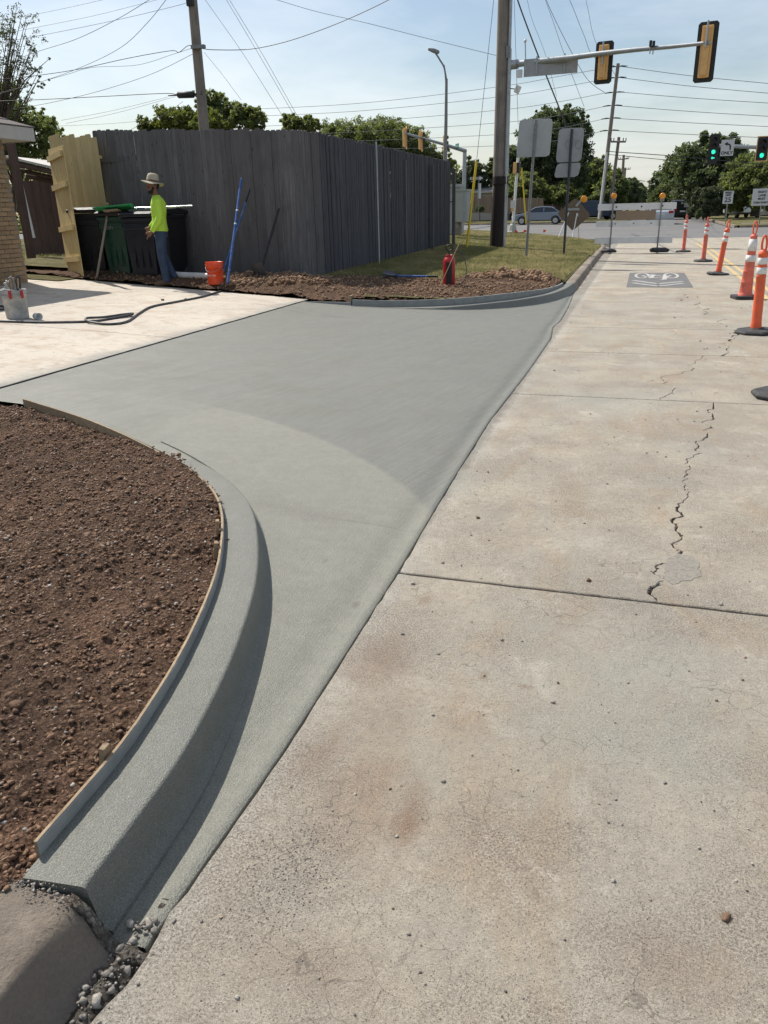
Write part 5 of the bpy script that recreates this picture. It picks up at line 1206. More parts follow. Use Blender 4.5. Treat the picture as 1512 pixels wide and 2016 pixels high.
p = W(1019, 176, Ym-.15); MB().box(p, (.20, .16, .26), Matrix.Rotation(R(25), 3, 'Y')).build('detector_box', 'white', t, True, bevel=.02); MB().tube([W(1004, 174, Ym), p], .02, 6).build('bracket', 'galv', t, True)
for (px, py) in ((1281, 86), (1287, 87)): p = W(px, py, Ym-1.8); MB().box(p, (.09, .28, .16)).build('camera_unit', 'sigblack', t, True, bevel=.01); MB().tube([p, p-Vector((0, 0, .3))], .02, 6).build('bracket', 'galv', t, True)
# street-name blade seen from behind
c_ = W(1084, 130, Ym-.35); a_, b_ = W(1041, 118, Ym-.35), W(1128, 110, Ym-.35); ang = math.atan2(b_.z-a_.z, b_.x-a_.x)
t = thing('street_name_sign', 'blank grey back of a long street name sign hung on the near mast arm', 'sign', c_); m = MB(); m.box((0, 0, 0), (1.95, .012, .58), Matrix.Rotation(-ang, 3, 'Y')); m.build('panel', 'alu2', t, bevel=.004)
for k in (-.5, .5): m = MB(); m.box((k, -.03, .05), (.05, .04, .62)); m.build('hanger', 'galv', t)
c_ = W(1188, 121, Ym-1.0); t = signal(None, 'traffic_signal', 'back of the traffic signal hanging midway on the near mast arm', c_+Vector((0, .28, 0)), R(176), 3, s=.36)
t.rotation_euler = (R(0), R(0), R(172))
MB().tube([(0, .30, .62), (0, .30, -.1)], .03, 8).build('bracket', 'galv', t)
c_ = W(1391, 100, Ym-2.6); t = signal(None, 'traffic_signal', 'back of the larger traffic signal at the tip of the near mast arm', c_+Vector((0, .28, 0)), R(172), 4, s=.37)
MB().tube([(0, .30, .85), (0, .30, .1)], .03, 8).build('bracket', 'galv', t)
# road signs seen from behind
def signback(label, base_px, top, panels, off, mat_post='galvdull'):
    b = T(base_px[0], base_px[1], off); t = thing('road_sign', label, 'road sign', b); tt = W(top[0], top[1], b.y)
    MB().tube([b, tt], .034, 8).build('post', mat_post, t, True)
    for k, (x0, y0, x1, y1, mt) in enumerate(panels):
        A_, B_, C_, D_ = W(x0, y0, b.y+.05), W(x1, y0-2, b.y+.05), W(x1-7, y1-2, b.y+.05), W(x0-7, y1, b.y+.05); P4 = [A_, B_, C_, D_]; poly = []
        for i in range(4):
            a, c, d = P4[i-1], P4[i], P4[(i+1) % 4]; 
            for f in (1, .3, 0): 
                if f: poly.append(c+(a-c).normalized()*.09*f+(d-c).normalized()*.09*(1-f)*.25)
            poly += [c+(d-c).normalized()*.03+(a-c).normalized()*.03, c+(d-c).normalized()*.09]
        MB().prism([(q.x, q.z) for q in poly], b.y+.045, b.y+.055, 'y').build('sign_panel', mt, t, True)
    for k in range(6): MB().cyl((tt.x, b.y-.036, tt.z-.1-.12*k), (tt.x, b.y-.030, tt.z-.1-.12*k), .008, n=6).build('bolt', 'sigblack', t, True)
    return t, b
t, b = signback('square blank grey back of the road sign nearest the big wooden pole', (1036, 503), (1055, 236), [(1023, 235, 1089, 310, 'alu')], .19)
t, b = signback('tall blank back of a road sign with a smaller plate below it', (1110, 500), (1126, 254), [(1101, 253, 1151, 320, 'alu2'), (1097, 322, 1145, 350, 'alu2')], .16, 'darksteel')
for px in (1119, 1139):
    c0 = W(px, 285, b.y+.04)
    o = MB().lathe([(.075, 0), (.085, 0), (.085, .002), (.075, .002), (.075, 0)], 20).build('faded_mark', 'galvdull', t, loc=c0-Vector(t.location), rot=(R(90), 0, 0)); o.scale = (1, 1.3, 1)

# pedestrian signal post on the corner
Yp = 37.3
b = W(1009, 457, Yp); bz_ = b.z; tp_ = W(1020, 310, Yp)
t = thing('pedestrian_signal_post', 'white pedestrian signal post with amber signal box on a flared base', 'signal post', b)
MB().tube([b, tp_], .06, 12).build('post', 'white', t, True); MB().lathe([(.22, -.05), (.22, .03), (.20, .06), (.14, .30), (.10, .36), (.09, .42), (0, .42)], 8, smooth=False).build('flared_base', 'cabinet', t)
MB().box((0, 0, -.03), (.9, .9, .08)).build('footing', 'old_curb', t)
p = W(1015, 331, Yp); MB().box(p, (.16, .42, .45)).build('signal_box', 'sigyellow', t, True, bevel=.02); MB().box(p+Vector((.13, 0, 0)), (.12, .40, .42)).build('signal_visor', 'sigblack', t, True)
p = W(1012, 402, Yp); MB().box(p+Vector((-.05, -.06, 0)), (.20, .02, .32)).build('button_sign', 'signwhite', t, True); p = W(1011, 413, Yp); MB().box(p+Vector((-.04, -.08, 0)), (.12, .06, .12)).build('push_button', 'sigyellow', t, True)
MB().tube([W(1027, 330, Yp+.3), W(1036, 440, Yp+.3)], .03, 8).build('yellow_guard', 'yguard', t, True)

# cabinets and chain link behind fence end
Yk = 30.0
def wbox(par, x0, y0, x1, y1, Y, dep, name, mat, bev=.0):
    a, c = W(x0, y0, Y), W(x1, y1, Y); return MB().box(((a.x+c.x)/2, Y+dep/2, (a.z+c.z)/2), (abs(c.x-a.x), dep, abs(a.z-c.z))).build(name, mat, par, True, bevel=bev)
t = thing('signal_cabinet', 'pale grey green signal control cabinet at the end of the picket fence', 'cabinet', W(908, 437, Yk))
wbox(t, 895, 375, 911, 437, Yk, .7, 'body', 'cabinet', .01); wbox(t, 911, 376, 919, 437, Yk+.02, .65, 'side_panel', 'galv', .01); wbox(t, 890, 437, 902, 462, Yk+.05, .6, 'pedestal', 'old_curb')
wbox(t, 894, 373, 921, 376, Yk-.03, .76, 'hood', 'cabinet')
t = thing('signal_cabinet', 'taller pale grey cabinet behind the grey green one at the fence end', 'cabinet', W(895, 450, Yk+2)); wbox(t, 880, 366, 905, 460, Yk+2.2, .8, 'body', 'alu2', .01); wbox(t, 880, 363, 906, 368, Yk+2.1, .9, 'hood', 'galv')
Yc2 = 27.3
t = thing('chain_link_fence', 'short run of chain link fence with dark post at the end of the picket fence', 'fence', W(892, 474, Yc2))
MB().tube([W(893, 476, Yc2), W(894, 394, Yc2)], .035, 10).build('post', 'darksteel', t, True); MB().tube([W(882, 397, Yc2), W(894, 397, Yc2)], .02, 8).build('top_rail', 'darksteel', t, True)
m = MB()
for k in range(26):
    for sgn in (1, -1):
        x0 = W(884, 400, Yc2).x; z = W(884, 472, Yc2).z+k*.085-.5*(sgn > 0)*0
        m.tube([(x0, Yc2, z), (x0+.26, Yc2, z+sgn*.26)], .004, 4, cap=False)
m.build('wire_mesh', 'galvdull', t, True)

# far left signal mast arm
Ya = 75.0
t = thing('signal_mast_arm', 'traffic signal mast arm beyond the picket fence with three yellow signals and a green blade', 'mast arm', (W(916, 300, Ya).x, Ya, .2))
pp_ = W(915, 300, Ya); MB().tube([Vector((pp_.x-.05, Ya, .2)), Vector((pp_.x, Ya, pp_.z+.25))], [.22, .17], 14).build('mast', 'galv', t, True)
pe = W(797, 262, 59); pm = [W(916, 297, Ya), W(895, 291, 73), W(873, 284, 70), W(838, 274, 64.5), pe]
MB().tube(smooth_path(pm, 4), [.17-.006*k for k in range(17)], 12).build('arm', 'galv', t, True)
for (px, py, Y, lb, ns) in ((800, 271, 59.5, 'yellow cased signal farthest left on the arm over the picket fence', 3), (831, 277, 63.5, 'yellow cased signal second from the left on the arm over the picket fence', 3), (878, 282, 70.5, 'yellow cased signal nearest the mast on the arm over the picket fence', 3)):
    p = W(px, py, Y); t2 = signal(None, 'traffic_signal', lb, p, R(112), ns, s=.42, backplate=False)
    MB().box((0, -.01, 0), (.66, .012, 1.5)).build('backplate', 'sigyellow', t2)
p = W(900, 288, 73.3); t2 = thing('street_name_sign', 'small green street name blade on the far left mast arm', 'sign', p, R(-62)); MB().box((0, 0, 0), (1.1, .02, .42)).build('blade', 'signgreen', t2); text('LINDSEY', .2, 'signwhite', t2, (0, -.016, 0), (R(90), 0, 0))

# far right mast arm with lit signals
Yr = 56.0
t = thing('signal_mast_arm', 'far side signal mast arm entering from the right edge', 'mast arm', (W(1600, 300, Yr).x, Yr, .1))
a, b = W(1400, 286, Yr), W(1620, 296, Yr); MB().tube([a, b], [.09, .15], 12).build('arm', 'galv', t, True); MB().tube([Vector((b.x, Yr, .1)), b+Vector((0, 0, .3))], .2, 12).build('mast', 'galv', t, True)
p = W(1405, 293, Yr-.3); t2 = signal(None, 'traffic_signal', 'four section traffic signal with green light and green arrow lit', p, R(4), 4, s=.34, lit=[2])
m = MB(); m.prism([(-.10, 0), (-.02, .09), (-.02, .035), (.10, .035), (.10, -.035), (-.02, -.035), (-.02, -.09)], -.05, -.03, 'y'); m.build('arrow_lens', 'siggreen', t2, loc=(0, -.0, -.51))
p = W(1501, 293, Yr-.3); t2 = signal(None, 'traffic_signal', 'three section traffic signal showing green at the right edge', p, R(4), 3, s=.36, lit=[2])
MB().add([(-.36, -.03, -.7), (.36, -.03, -.7), (.36, -.03, .7), (-.36, -.03, .7), (-.31, -.03, -.65), (.31, -.03, -.65), (.31, -.03, .65), (-.31, -.03, .65)], [(0, 1, 5, 4), (1, 2, 6, 5), (2, 3, 7, 6), (3, 0, 4, 7)]).build('reflective_border', 'sigyellow', t2)
p = W(1432, 291, Yr-.2); t2 = thing('lane_sign', 'white left turn ONLY sign between the two green signals', 'sign', p); MB().box((0, 0, 0), (.74, .015, .90)).build('panel', 'signwhite', t2, bevel=.004)
text('ONLY', .24, 'signblack', t2, (0, -.014, -.29), (R(90), 0, 0), bold=.008)
m = MB(); m.tube(smooth_path([(.16, -.016, -.12), (.16, -.016, .05), (.10, -.016, .17), (-.03, -.016, .22)], 5), .038, 6); m.prism([(-.20, .22), (-.02, .33), (-.02, .11)], -.02, -.012, 'y'); m.build('turn_arrow', 'signblack', t2)
# one-way sign
Yo = 76.0; p = W(938, 351, Yo); t = thing('one_way_sign', 'black and white one way arrow sign on a thin post beside the far left mast', 'sign', (W(940, 433, Yo).x, Yo, .2))
MB().tube([Vector((W(941, 433, Yo).x, Yo, .2)), W(943, 351, Yo)], .03, 8).build('post', 'galvdull', t, True); MB().box(p, (1.35, .015, .46)).build('panel', 'signblack', t, True)
MB().prism([(p.x-.60, p.z-.10), (p.x+.28, p.z-.10), (p.x+.28, p.z-.19), (p.x+.62, p.z), (p.x+.28, p.z+.19), (p.x+.28, p.z+.10), (p.x-.60, p.z+.10)], Yo-.016, Yo-.011, 'y').build('arrow', 'signwhite', t, True)
text('ONE WAY', .17, 'signblack', t, (p.x-.14-t.location.x, -.024, p.z-t.location.z), (R(90), 0, 0), bold=.004)
p = W(944, 376, Yo); MB().box(p+Vector((0, 0, 0)), (.28, .02, 1.3)).build('lower_panel', 'signwhite', t, True)
# small road signs on the right
def small_sign(label, px, py, w, h, bpx, bpy, Y, lines, post2=False, name='road_sign'):
    c0 = W(px, py, Y); t = thing(name, label, 'road sign', (W(bpx, bpy, Y).x, Y, .12)); MB().tube([Vector((W(bpx, bpy, Y).x, Y, .12)), c0+Vector((0, .03, h*.3))], .03, 8).build('post', 'galvdull', t, True)
    if post2: MB().tube([Vector((W(bpx, bpy, Y).x+.7, Y, .12)), c0+Vector((.35, .03, h*.3))], .03, 8).build('post', 'galvdull', t, True)
    MB().box(c0, (w, .012, h)).build('panel', 'signwhite', t, True, bevel=.003)
    for (s_, sz, dz) in lines: text(s_, sz, 'signblack', t, (c0.x-t.location.x, -.012, c0.z-t.location.z+dz*h), (R(90), 0, 0), bold=.006)
    return t
small_sign('white SPEED LIMIT 25 sign on the far right lawn', 1433.5, 388.5, .60, .76, 1428, 441, 57.5, [('SPEED', .15, .36), ('LIMIT', .15, .17), ('25', .40, -.20)])
small_sign('small distant white sign standing by the parked cars', 1355, 396.5, .62, .95, 1350, 430, 80, [('35', .3, 0)])
small_sign('white notice sign on two posts at the far right edge', 1500, 388, 1.1, .98, 1497, 425, 56, [('RIGHT', .17, .30), ('LANE', .17, .10), ('MUST', .17, -.10), ('TURN RIGHT', .15, -.32)], True)
small_sign('second white notice sign cut by the right picture edge', 1522, 387, 1.0, .98, 1519, 425, 56.3, [('NO', .2, .2), ('TURN', .2, -.2)], True)
# right wooden poles
Yq = 76.0
a0, a1 = W(1217, 125, Yq), W(1184, 401, Yq); b = a1-(a0-a1)*((a1.z-.3)/(a0.z-a1.z))
rp = upole('utility_pole', 'tall wooden utility pole with six wires and pale lower half across the intersection', a0, b, .19, .14)
MB().tube([b+Vector((-.03, -.26, 0)), W(1195, 300, Yq-.26)], .10, 10).build('pale_riser', 'pvc', rp, True)
for (py, px) in ((131, 1216), (153, 1214), (182, 1210), (208, 1206), (233, 1203), (257, 1200)):
    for sx_ in (-1, 1): c0 = W(px, py, Yq); MB().tube([c0, c0+Vector((sx_*.35, 0, .02)), c0+Vector((sx_*.8, 0, -.02))], [.02, .055, .03], 8).build('insulator', 'signblack', rp, True)
def xpole(label, tpx, tpy, bpx, bpy, Y, arms, ri=.15):
    a0, a1 = W(tpx, tpy, Y), W(bpx, bpy, Y); b = a1-(a0-a1)*((a1.z-.3)/(a0.z-a1.z)); t = upole('utility_pole', label, a0, b, ri*1.2, ri)
    for (x0, y0, x1, y1) in arms:
        p0, p1 = W(x0, y0, Y-.2), W(x1, y1, Y-.2); c = MB().tube([p0, p1], .09, 6).build('cross_arm', 'pole', t, True)
        for k in (0, .18, .82, 1): q = p0+(p1-p0)*k; MB().tube([q, q+Vector((0, 0, .35))], .05, 6).build('insulator', 'signblack', c, True)
    return t
xpole('distant wooden pole with one cross arm, first behind the tall six wire pole', 1218.5, 270, 1207, 362, 90, [(1203, 279, 1232, 279)])
xpole('distant wooden pole with cross arm, second behind the tall six wire pole', 1228, 305, 1225, 356, 140, [(1217, 314, 1238, 312)], .2)
xpole('farthest wooden pole with low cross arm above the left far trees', 1231, 330, 1229, 358, 180, [(1220, 333, 1241, 333)], .22)

# ---------------------------------------------------------------- wires
def wire(label, pts, r=.009, mat='wire', name='overhead_wire'):
    P_ = smooth_path([W(*p) for p in pts], 7); o = MB().tube(P_, [r*max(.6, p.y/25) for p in P_], 5).build(name, mat); return tag(o, label, 'wire', 'overhead wires against the sky')
L = 18.4
wire('thick drop cable curving from the left pole up to the top edge', [(395, 95, L), (420, 98, L-.2), (490, 97, L-.8), (560, 83, L-1.5), (640, 56, L-2.3), (720, 22, L-3), (800, -18, L-4)], .011)
wire('twisted cable from the left pole sagging to the left edge, heaviest of the pair', [(388, 90, L), (370, 90, L), (352, 103, L), (335, 100, L), (250, 115, L), (150, 137, L), (60, 150, L), (-40, 160, L)], .010)
wire('thin wire under the twisted cable left of the left pole', [(386, 92, L), (340, 107, L), (270, 128, L), (180, 133, L), (120, 150, L), (-30, 190, L)], .006)
wire('wire descending steeply from the left pole toward the left trees', [(388, 102, L), (300, 145, L), (200, 178, L), (110, 200, L), (40, 213, L)], .007)
wire('heavy twisted cable crossing from the top edge down to the left trees, right one', [(345, -25, 12), (325, 2, 12), (290, 45, 12.5), (240, 92, 13), (170, 128, 14), (90, 158, 15), (-20, 190, 16)], .007)
wire('heavy twisted cable crossing from the top edge down to the left trees, left one', [(330, -25, 12), (293, 0, 12), (230, 38, 12.5), (150, 77, 13), (70, 103, 14), (-30, 140, 15)], .007)
wire('thin wire across the upper left corner, topmost', [(260, -16, 22), (200, 0, 22), (120, 18, 22), (40, 34, 22), (-20, 45, 22)], .005, 'wirelight')
wire('thin wire across the upper left corner, second from top', [(380, -18, 22), (300, 2, 22), (180, 32, 22), (40, 60, 22), (-20, 72, 22)], .005, 'wirelight')
wire('wire from the block on the left pole to the upper left trees', [(372, 4, L), (345, 12, L), (240, 37, L), (130, 60, L), (30, 79, L), (-20, 88, L)], .006)
wire('dark level cable carrying the splice case left of the left pole', [(398, 180, L), (380, 185, L), (350, 186, L), (320, 184, L), (200, 190, L), (80, 196, L), (-30, 200, L)], .011)
sp0, sp1 = W(349, 187, L), W(383, 186, L)
t = thing('splice_case', 'black cylindrical splice case hanging on the cable left of the left pole', 'splice case', (sp0+sp1)/2); MB().tube([sp0, sp0+(sp1-sp0)*.08, sp0+(sp1-sp0)*.92, sp1], [.04, .075, .075, .045], 12).build('case', 'signblack', t, True); MB().tube([sp0-Vector((.25, 0, 0)), sp1+Vector((.2, 0, 0))], .014, 6).build('clamp_bar', 'wire', t, True)
wire('faint wire behind the left pole, upper of two rising from the pine panel', [(120, 237, 34), (220, 218, 34), (330, 191, 34)], .006, 'wirelight')
wire('faint wire behind the left pole, lower of two rising from the pine panel', [(130, 243, 34), (230, 222, 34), (345, 190, 34)], .006, 'wirelight')
wire('faint level wire low behind the left pole', [(115, 248, 40), (220, 243, 40), (320, 234, 40), (400, 228, 40)], .006, 'wirelight')
wire('thin wire dropping from the left pole to the fence top on the left', [(360, 200, 22), (320, 228, 22), (280, 244, 22), (245, 262, 22)], .006)
wire('straight wire from the top edge down to the trees, left of the double wire', [(400, -6, 30), (480, 108, 32), (556, 228, 34)], .006, 'wirelight')
wire('left wire of the double wire crossing the sky above the fence corner', [(440, -10, 28), (510, 108, 30), (577, 224, 32)], .006)
wire('right wire of the double wire crossing the sky above the fence corner', [(446, -10, 28), (515, 104, 30), (584, 226, 32)], .006)
wire('short thin wire from the left pole down to the small trees', [(402, 103, L), (440, 150, 19), (475, 197, 20)], .005)
wire('long thin wire from the top edge to the big wooden pole', [(520, -8, 22), (620, 22, 23), (720, 45, 24), (850, 78, 25), (980, 110, 25.6)], .006)
wire('thick black cable slanting from the top edge to the road signs', [(1010, -30, 30), (1026, 20, 32), (1061, 113, 38), (1098, 205, 44), (1118, 258, 48)], .020)
wire('thin slanting wire left of the thick black cable', [(1012, -10, 27), (1016, 120, 27), (1020, 245, 27)], .006)
wire('thin slanting wire crossing over the near mast arm, leftmost', [(1036, -10, 30), (1048, 40, 32), (1074, 108, 36), (1096, 190, 42)], .005, 'wirelight')
wire('thin slanting wire crossing over the near mast arm, second', [(1070, -10, 32), (1090, 45, 36), (1112, 110, 42), (1150, 210, 50)], .006, 'wirelight')
wire('curved wire running down to the third insulator of the tall right pole', [(1070, -20, 34), (1084, 20, 38), (1128, 108, 44), (1160, 160, 50), (1190, 182, 75)], .007)
wire('wire from the top edge behind the middle signal', [(1115, -15, 36), (1130, 20, 40), (1150, 70, 46), (1172, 115, 52), (1213, 131, 76)], .006)
wire('wire from the top edge just right of the middle signal', [(1150, -20, 36), (1158, 20, 42), (1176, 90, 50), (1213, 150, 76)], .005)
for k, (y0, y1, y2) in enumerate([(131, 140, 166), (153, 161, 185), (181, 187, 204), (208, 212, 230), (233, 236, 250), (257, 262, 272)]):
    px = (1216, 1214, 1210, 1206, 1203, 1200)[k]
    wire('wire %s of six running right from the tall pole across the intersection' % ('first', 'second', 'third', 'fourth', 'fifth', 'lowest')[k], [(px+8, y0, 76), (1360, y0+(y2-y0)*.52, 75), (1530, y2, 74)], .007, 'wirelight')
    wire('wire %s of six running left from the tall pole behind the big wooden pole' % ('first', 'second', 'third', 'fourth', 'fifth', 'lowest')[k], [(px-8, y0, 76), (1100, y0+(1206-1100)*.155+3, 76), (980, y0+40+k*-2, 76), (700, y0+73-k*7, 76), (400, y0+88-k*8, 76)], .006, 'wirelight')
wire('dark wire low over the far right trees, upper of the pair', [(1196, 298, 58), (1348, 309, 60), (1540, 328, 62)], .010)
wire('dark wire low over the far right trees, lower of the pair', [(1196, 304, 58), (1348, 318, 60), (1540, 333, 62)], .008)
wire('faint distant wire along the left far trees', [(1200, 345, 80), (1270, 357, 90)], .008)
wire('loose loop of cable hanging left of the tall right pole', [(1150, 303, 75), (1165, 315, 75.5), (1180, 318, 76), (1193, 306, 76)], .014)

# ================================================================ trees
def tree(name, label, base, blobs, leaf, nclump, nleaf, lsz, trunk_r=.2, seed=0, loose=0., cr=.20, group=None, limbs=6):
    r = np.random.default_rng(seed); base = Vector(base)
    nclump = int(nclump*1.45); nleaf = int(nleaf*1.25); lsz *= .82; cr *= 1.22
    t = thing(name, label, 'tree', base, 0, group); B = np.array([[*b[0], *b[1]] for b in blobs], float)
    vol = (B[:, 3]*B[:, 4]*B[:, 5])**.8; pr = vol/vol.sum(); c = []; R_ = []
    pick = r.choice(len(B), nclump, p=pr); d = r.normal(size=(nclump, 3)); d /= np.linalg.norm(d, axis=1)[:, None]
    rad = (r.random(nclump)**.42)*(1+r.normal(0, .10, nclump)); cen = B[pick, :3]+d*B[pick, 3:]*rad[:, None]
    crad = cr*B[pick, 3:].min(1)*r.uniform(.55, 1.5, nclump)
    n = nclump*nleaf; ci = np.repeat(np.arange(nclump), nleaf); e = r.normal(size=(n, 3)); e /= np.linalg.norm(e, axis=1)[:, None]
    P_ = cen[ci]+e*(r.random(n)**.6*crad[ci])[:, None]*np.array([1, 1, .75])
    u = r.normal(size=(n, 3)); u /= np.linalg.norm(u, axis=1)[:, None]; v = np.cross(u, r.normal(size=(n, 3))); v /= np.linalg.norm(v, axis=1)[:, None]
    s = lsz*r.uniform(.6, 1.3, n)[:, None]; q = np.stack([P_-u*s, P_+v*s*.42, P_+u*s, P_-v*s*.42], 1)-np.array(base)[None, None]
    link('crown', soup('crown', leaf, q, 4), t)
    m = MB(); cb = Vector(B[:, :3].mean(0)); top = Vector((cb.x, cb.y, cb.z+.1))
    m.tube([base-base, (Vector((base.x*.9+top.x*.1, base.y, base.z+(top.z-base.z)*.35))-base), top-base], [trunk_r, trunk_r*.7, trunk_r*.3], 8); m.build('trunk', 'bark', t)
    for k in range(min(limbs, nclump)):
        e_ = Vector(cen[r.integers(nclump)]); s_ = base+(top-base)*r.uniform(.3, .8); mid = (s_+e_)/2+Vector((0, 0, .2)); MB().tube([s_-base, mid-base, e_-base], [trunk_r*.4, trunk_r*.25, trunk_r*.08], 6).build('limb', 'bark', t)
    return t
def blob(px, py, Y, rpx, rpy, depth=1.): 
    c = W(px, py, Y); a = W(px+rpx, py, Y); rx_ = abs(a.x-c.x); rz_ = abs(W(px, py+rpy, Y).z-c.z); return (tuple(c), (rx_, rx_*depth, rz_))
def gb(px, Y, z=.3): p = W(px, 400, Y); return (p.x, Y, z)
# upper-left thin tree
tree('tree', 'thin pale leaved tree reaching in at the upper left edge', gb(-60, 22), [blob(15, 60, 22, 60, 60), blob(50, 120, 22, 38, 34), blob(-10, 140, 22, 60, 60), blob(10, 190, 22, 40, 30), blob(60, 160, 21.5, 34, 20)], 'leafD', 190, 18, .042, .07, 1, cr=.15, limbs=60)
tree('tree', 'dense darker tree behind the house and pine panel', gb(10, 26), [blob(5, 230, 25, 60, 40), blob(60, 255, 25, 50, 30), blob(95, 262, 24.5, 30, 26), blob(50, 300, 25, 60, 30), blob(90, 240, 25, 20, 26), blob(0, 180, 25, 36, 26)], 'leafA', 420, 34, .075, .2, 2, cr=.2, limbs=14)
# behind the picket fence
tree('tree', 'yellowish green tree rising behind the fence left of the left pole', gb(340, 30), [blob(300, 255, 30, 32, 24), blob(350, 240, 30, 40, 32), blob(400, 245, 30, 40, 28)], 'leafC', 300, 34, .09, .2, 3, cr=.22)
tree('tree', 'taller dark tree top right beside the left pole', gb(440, 33), [blob(420, 200, 33, 26, 28), blob(460, 225, 33, 44, 24), blob(430, 240, 33, 50, 24), blob(495, 235, 33, 28, 26), blob(395, 195, 33, 12, 24)], 'leafA', 420, 34, .09, .2, 4, cr=.2)
tree('tree', 'small green tree above the fence corner', gb(585, 36), [blob(570, 240, 36, 18, 18), blob(600, 245, 36, 30, 16)], 'leafA', 160, 34, .10, .15, 5)
tree('tree', 'broad leafy green tree behind the right wing of the fence', gb(740, 84), [blob(690, 262, 84, 48, 28), blob(750, 266, 84, 56, 34), blob(800, 280, 84, 46, 36), blob(835, 312, 84, 36, 30), blob(650, 262, 84, 30, 24), blob(770, 300, 84, 60, 30)], 'leafA', 900, 42, .15, .25, 6, cr=.22)
tree('tree', 'end branch of tree hanging out past the fence end', gb(870, 84), [blob(884, 322, 84, 15, 13), blob(878, 304, 84, 10, 12), blob(890, 336, 84, 7, 8), blob(855, 320, 84, 20, 20)], 'leafA', 130, 30, .15, .15, 7)
tree('tree', 'grey green pointed tree beyond the far left mast', gb(925, 90), [blob(928, 350, 90, 26, 34), blob(905, 362, 88, 24, 22), blob(950, 362, 90, 16, 18)], 'leafD', 220, 34, .22, .3, 8)
# tall conifer like mass
tree('tree', 'tall dense dark tree rising behind the two blank road signs', gb(1095, 90), [blob(1090, 290, 90, 66, 66), blob(1060, 265, 90, 40, 44), blob(1130, 270, 90, 34, 52), blob(1100, 235, 90, 46, 28), blob(1140, 320, 90, 28, 50), blob(1045, 330, 90, 40, 40), blob(1075, 222, 90, 10, 16), blob(1118, 222, 90, 12, 18), blob(1146, 240, 90, 10, 18), blob(1050, 232, 90, 8, 16), blob(1100, 345, 90, 60, 40)], 'leafB', 1000, 40, .20, .5, 9, cr=.16)
for k, (px, py, rx_, ry_, Y, lf, lb) in enumerate([(1010, 320, 34, 30, 66, 'leafB', 'dark tree left of the tall dense tree'), (1030, 372, 44, 30, 60, 'leafA', 'lighter bush behind the beige board fence'), (985, 335, 24, 34, 68, 'leafB', 'dark tree just right of the big wooden pole foot'),
        (1100, 388, 50, 26, 62, 'leafA', 'low tree in front of the pale gabled house'), (1170, 355, 36, 44, 85, 'leafA', 'rounded green tree behind the barricade sign'), (1205, 372, 30, 34, 100, 'leafA', 'green tree by the first distant pole'), (1236, 380, 26, 26, 120, 'leafB', 'dark tree left of the gap over the far street'), (1256, 386, 16, 22, 135, 'leafB', 'last dark tree left of the gap in the trees')]):
    Y = Y+24 if px < 1180 else Y+4
    tree('tree', lb, gb(px, Y), [blob(px, py, Y, rx_, ry_), blob(px-rx_*.5, py+ry_*.4, Y, rx_*.6, ry_*.6), blob(px+rx_*.5, py+ry_*.35, Y, rx_*.6, ry_*.6), blob(px+rx_*.2, py-ry_*.6, Y, rx_*.5, ry_*.5)], lf, 260, 34, .0028*Y, .25, 20+k)
tree('tree', 'big tree left part of the wooded right side, sloping down to the gap', gb(1330, 95), [blob(1295, 388, 110, 20, 26), blob(1310, 365, 105, 30, 36), blob(1345, 345, 95, 44, 48), blob(1320, 390, 95, 40, 34), blob(1360, 385, 92, 40, 40)], 'leafB', 600, 36, .24, .4, 30, cr=.2)
tree('tree', 'tallest dark green tree behind the left turn sign', gb(1410, 78), [blob(1410, 300, 78, 44, 34), blob(1375, 325, 78, 46, 44), blob(1430, 290, 78, 30, 28), blob(1400, 350, 78, 70, 50), blob(1440, 330, 78, 36, 44), blob(1390, 275, 78, 16, 18)], 'leafB', 800, 38, .21, .4, 31, cr=.18)
tree('tree', 'broad green tree at the right edge behind the signals', gb(1490, 72), [blob(1480, 340, 72, 50, 40), blob(1520, 330, 70, 40, 50), blob(1465, 375, 72, 50, 38), blob(1510, 380, 70, 40, 34)], 'leafA', 560, 38, .20, .4, 32, cr=.2)
tree('tree', 'smaller grey green tree in front of the right side trees', gb(1392, 70), [blob(1390, 395, 70, 26, 26), blob(1375, 405, 70, 18, 18), blob(1410, 392, 70, 22, 22), blob(1385, 415, 70, 20, 14)], 'leafD', 300, 36, .16, .2, 33)
for k, (px, py, w_, h_, Y, lb) in enumerate([(1376, 421, 7, 9, 64, 'small clipped shrub on the far right lawn, right one'), (1361, 417, 6, 7, 72, 'small clipped shrub on the far right lawn, left one'), (945, 385+26, 10, 6, 77, 'low bush before the far beige fence')]):
    p = gb(px, Y); t = tree('shrub', lb, p, [blob(px, py, Y, w_, h_)], 'leafB', 60, 30, .10, .06, 50+k, limbs=0); t['category'] = 'shrub'
# distant wooded backdrop beyond the last trees
def backdrop(px0, px1, ytop, Y, label, seed, leaf='leafB'):
    r = np.random.default_rng(seed); n = 22000; px = r.uniform(px0, px1, n); a, b = W(px0, 400, Y), W(px1, 400, Y)
    x = np.interp(px, [px0, px1], [a.x, b.x]); zt = np.array([W(p_, ytop, Y).z for p_ in (px0,)])[0]; prof = zt*(.75+.5*(fbm(x, x*0, .12, 3, .6, seed)+.25))
    z = r.random(n)*prof; y = Y+r.uniform(-3, 3, n); P_ = np.stack([x, y, z], -1); u = r.normal(size=(n, 3)); u /= np.linalg.norm(u, axis=1)[:, None]; v = np.cross(u, r.normal(size=(n, 3))); v /= np.linalg.norm(v, axis=1)[:, None]; s = .0030*Y
    stuff(link('distant_woods', soup('distant_woods', leaf, np.stack([P_-u*s, P_+v*s*.5, P_+u*s, P_-v*s*.5], 1), 4)), label, 'woods')
backdrop(1240, 1330, 396, 260, 'distant tree line closing the far end of the street', 71)
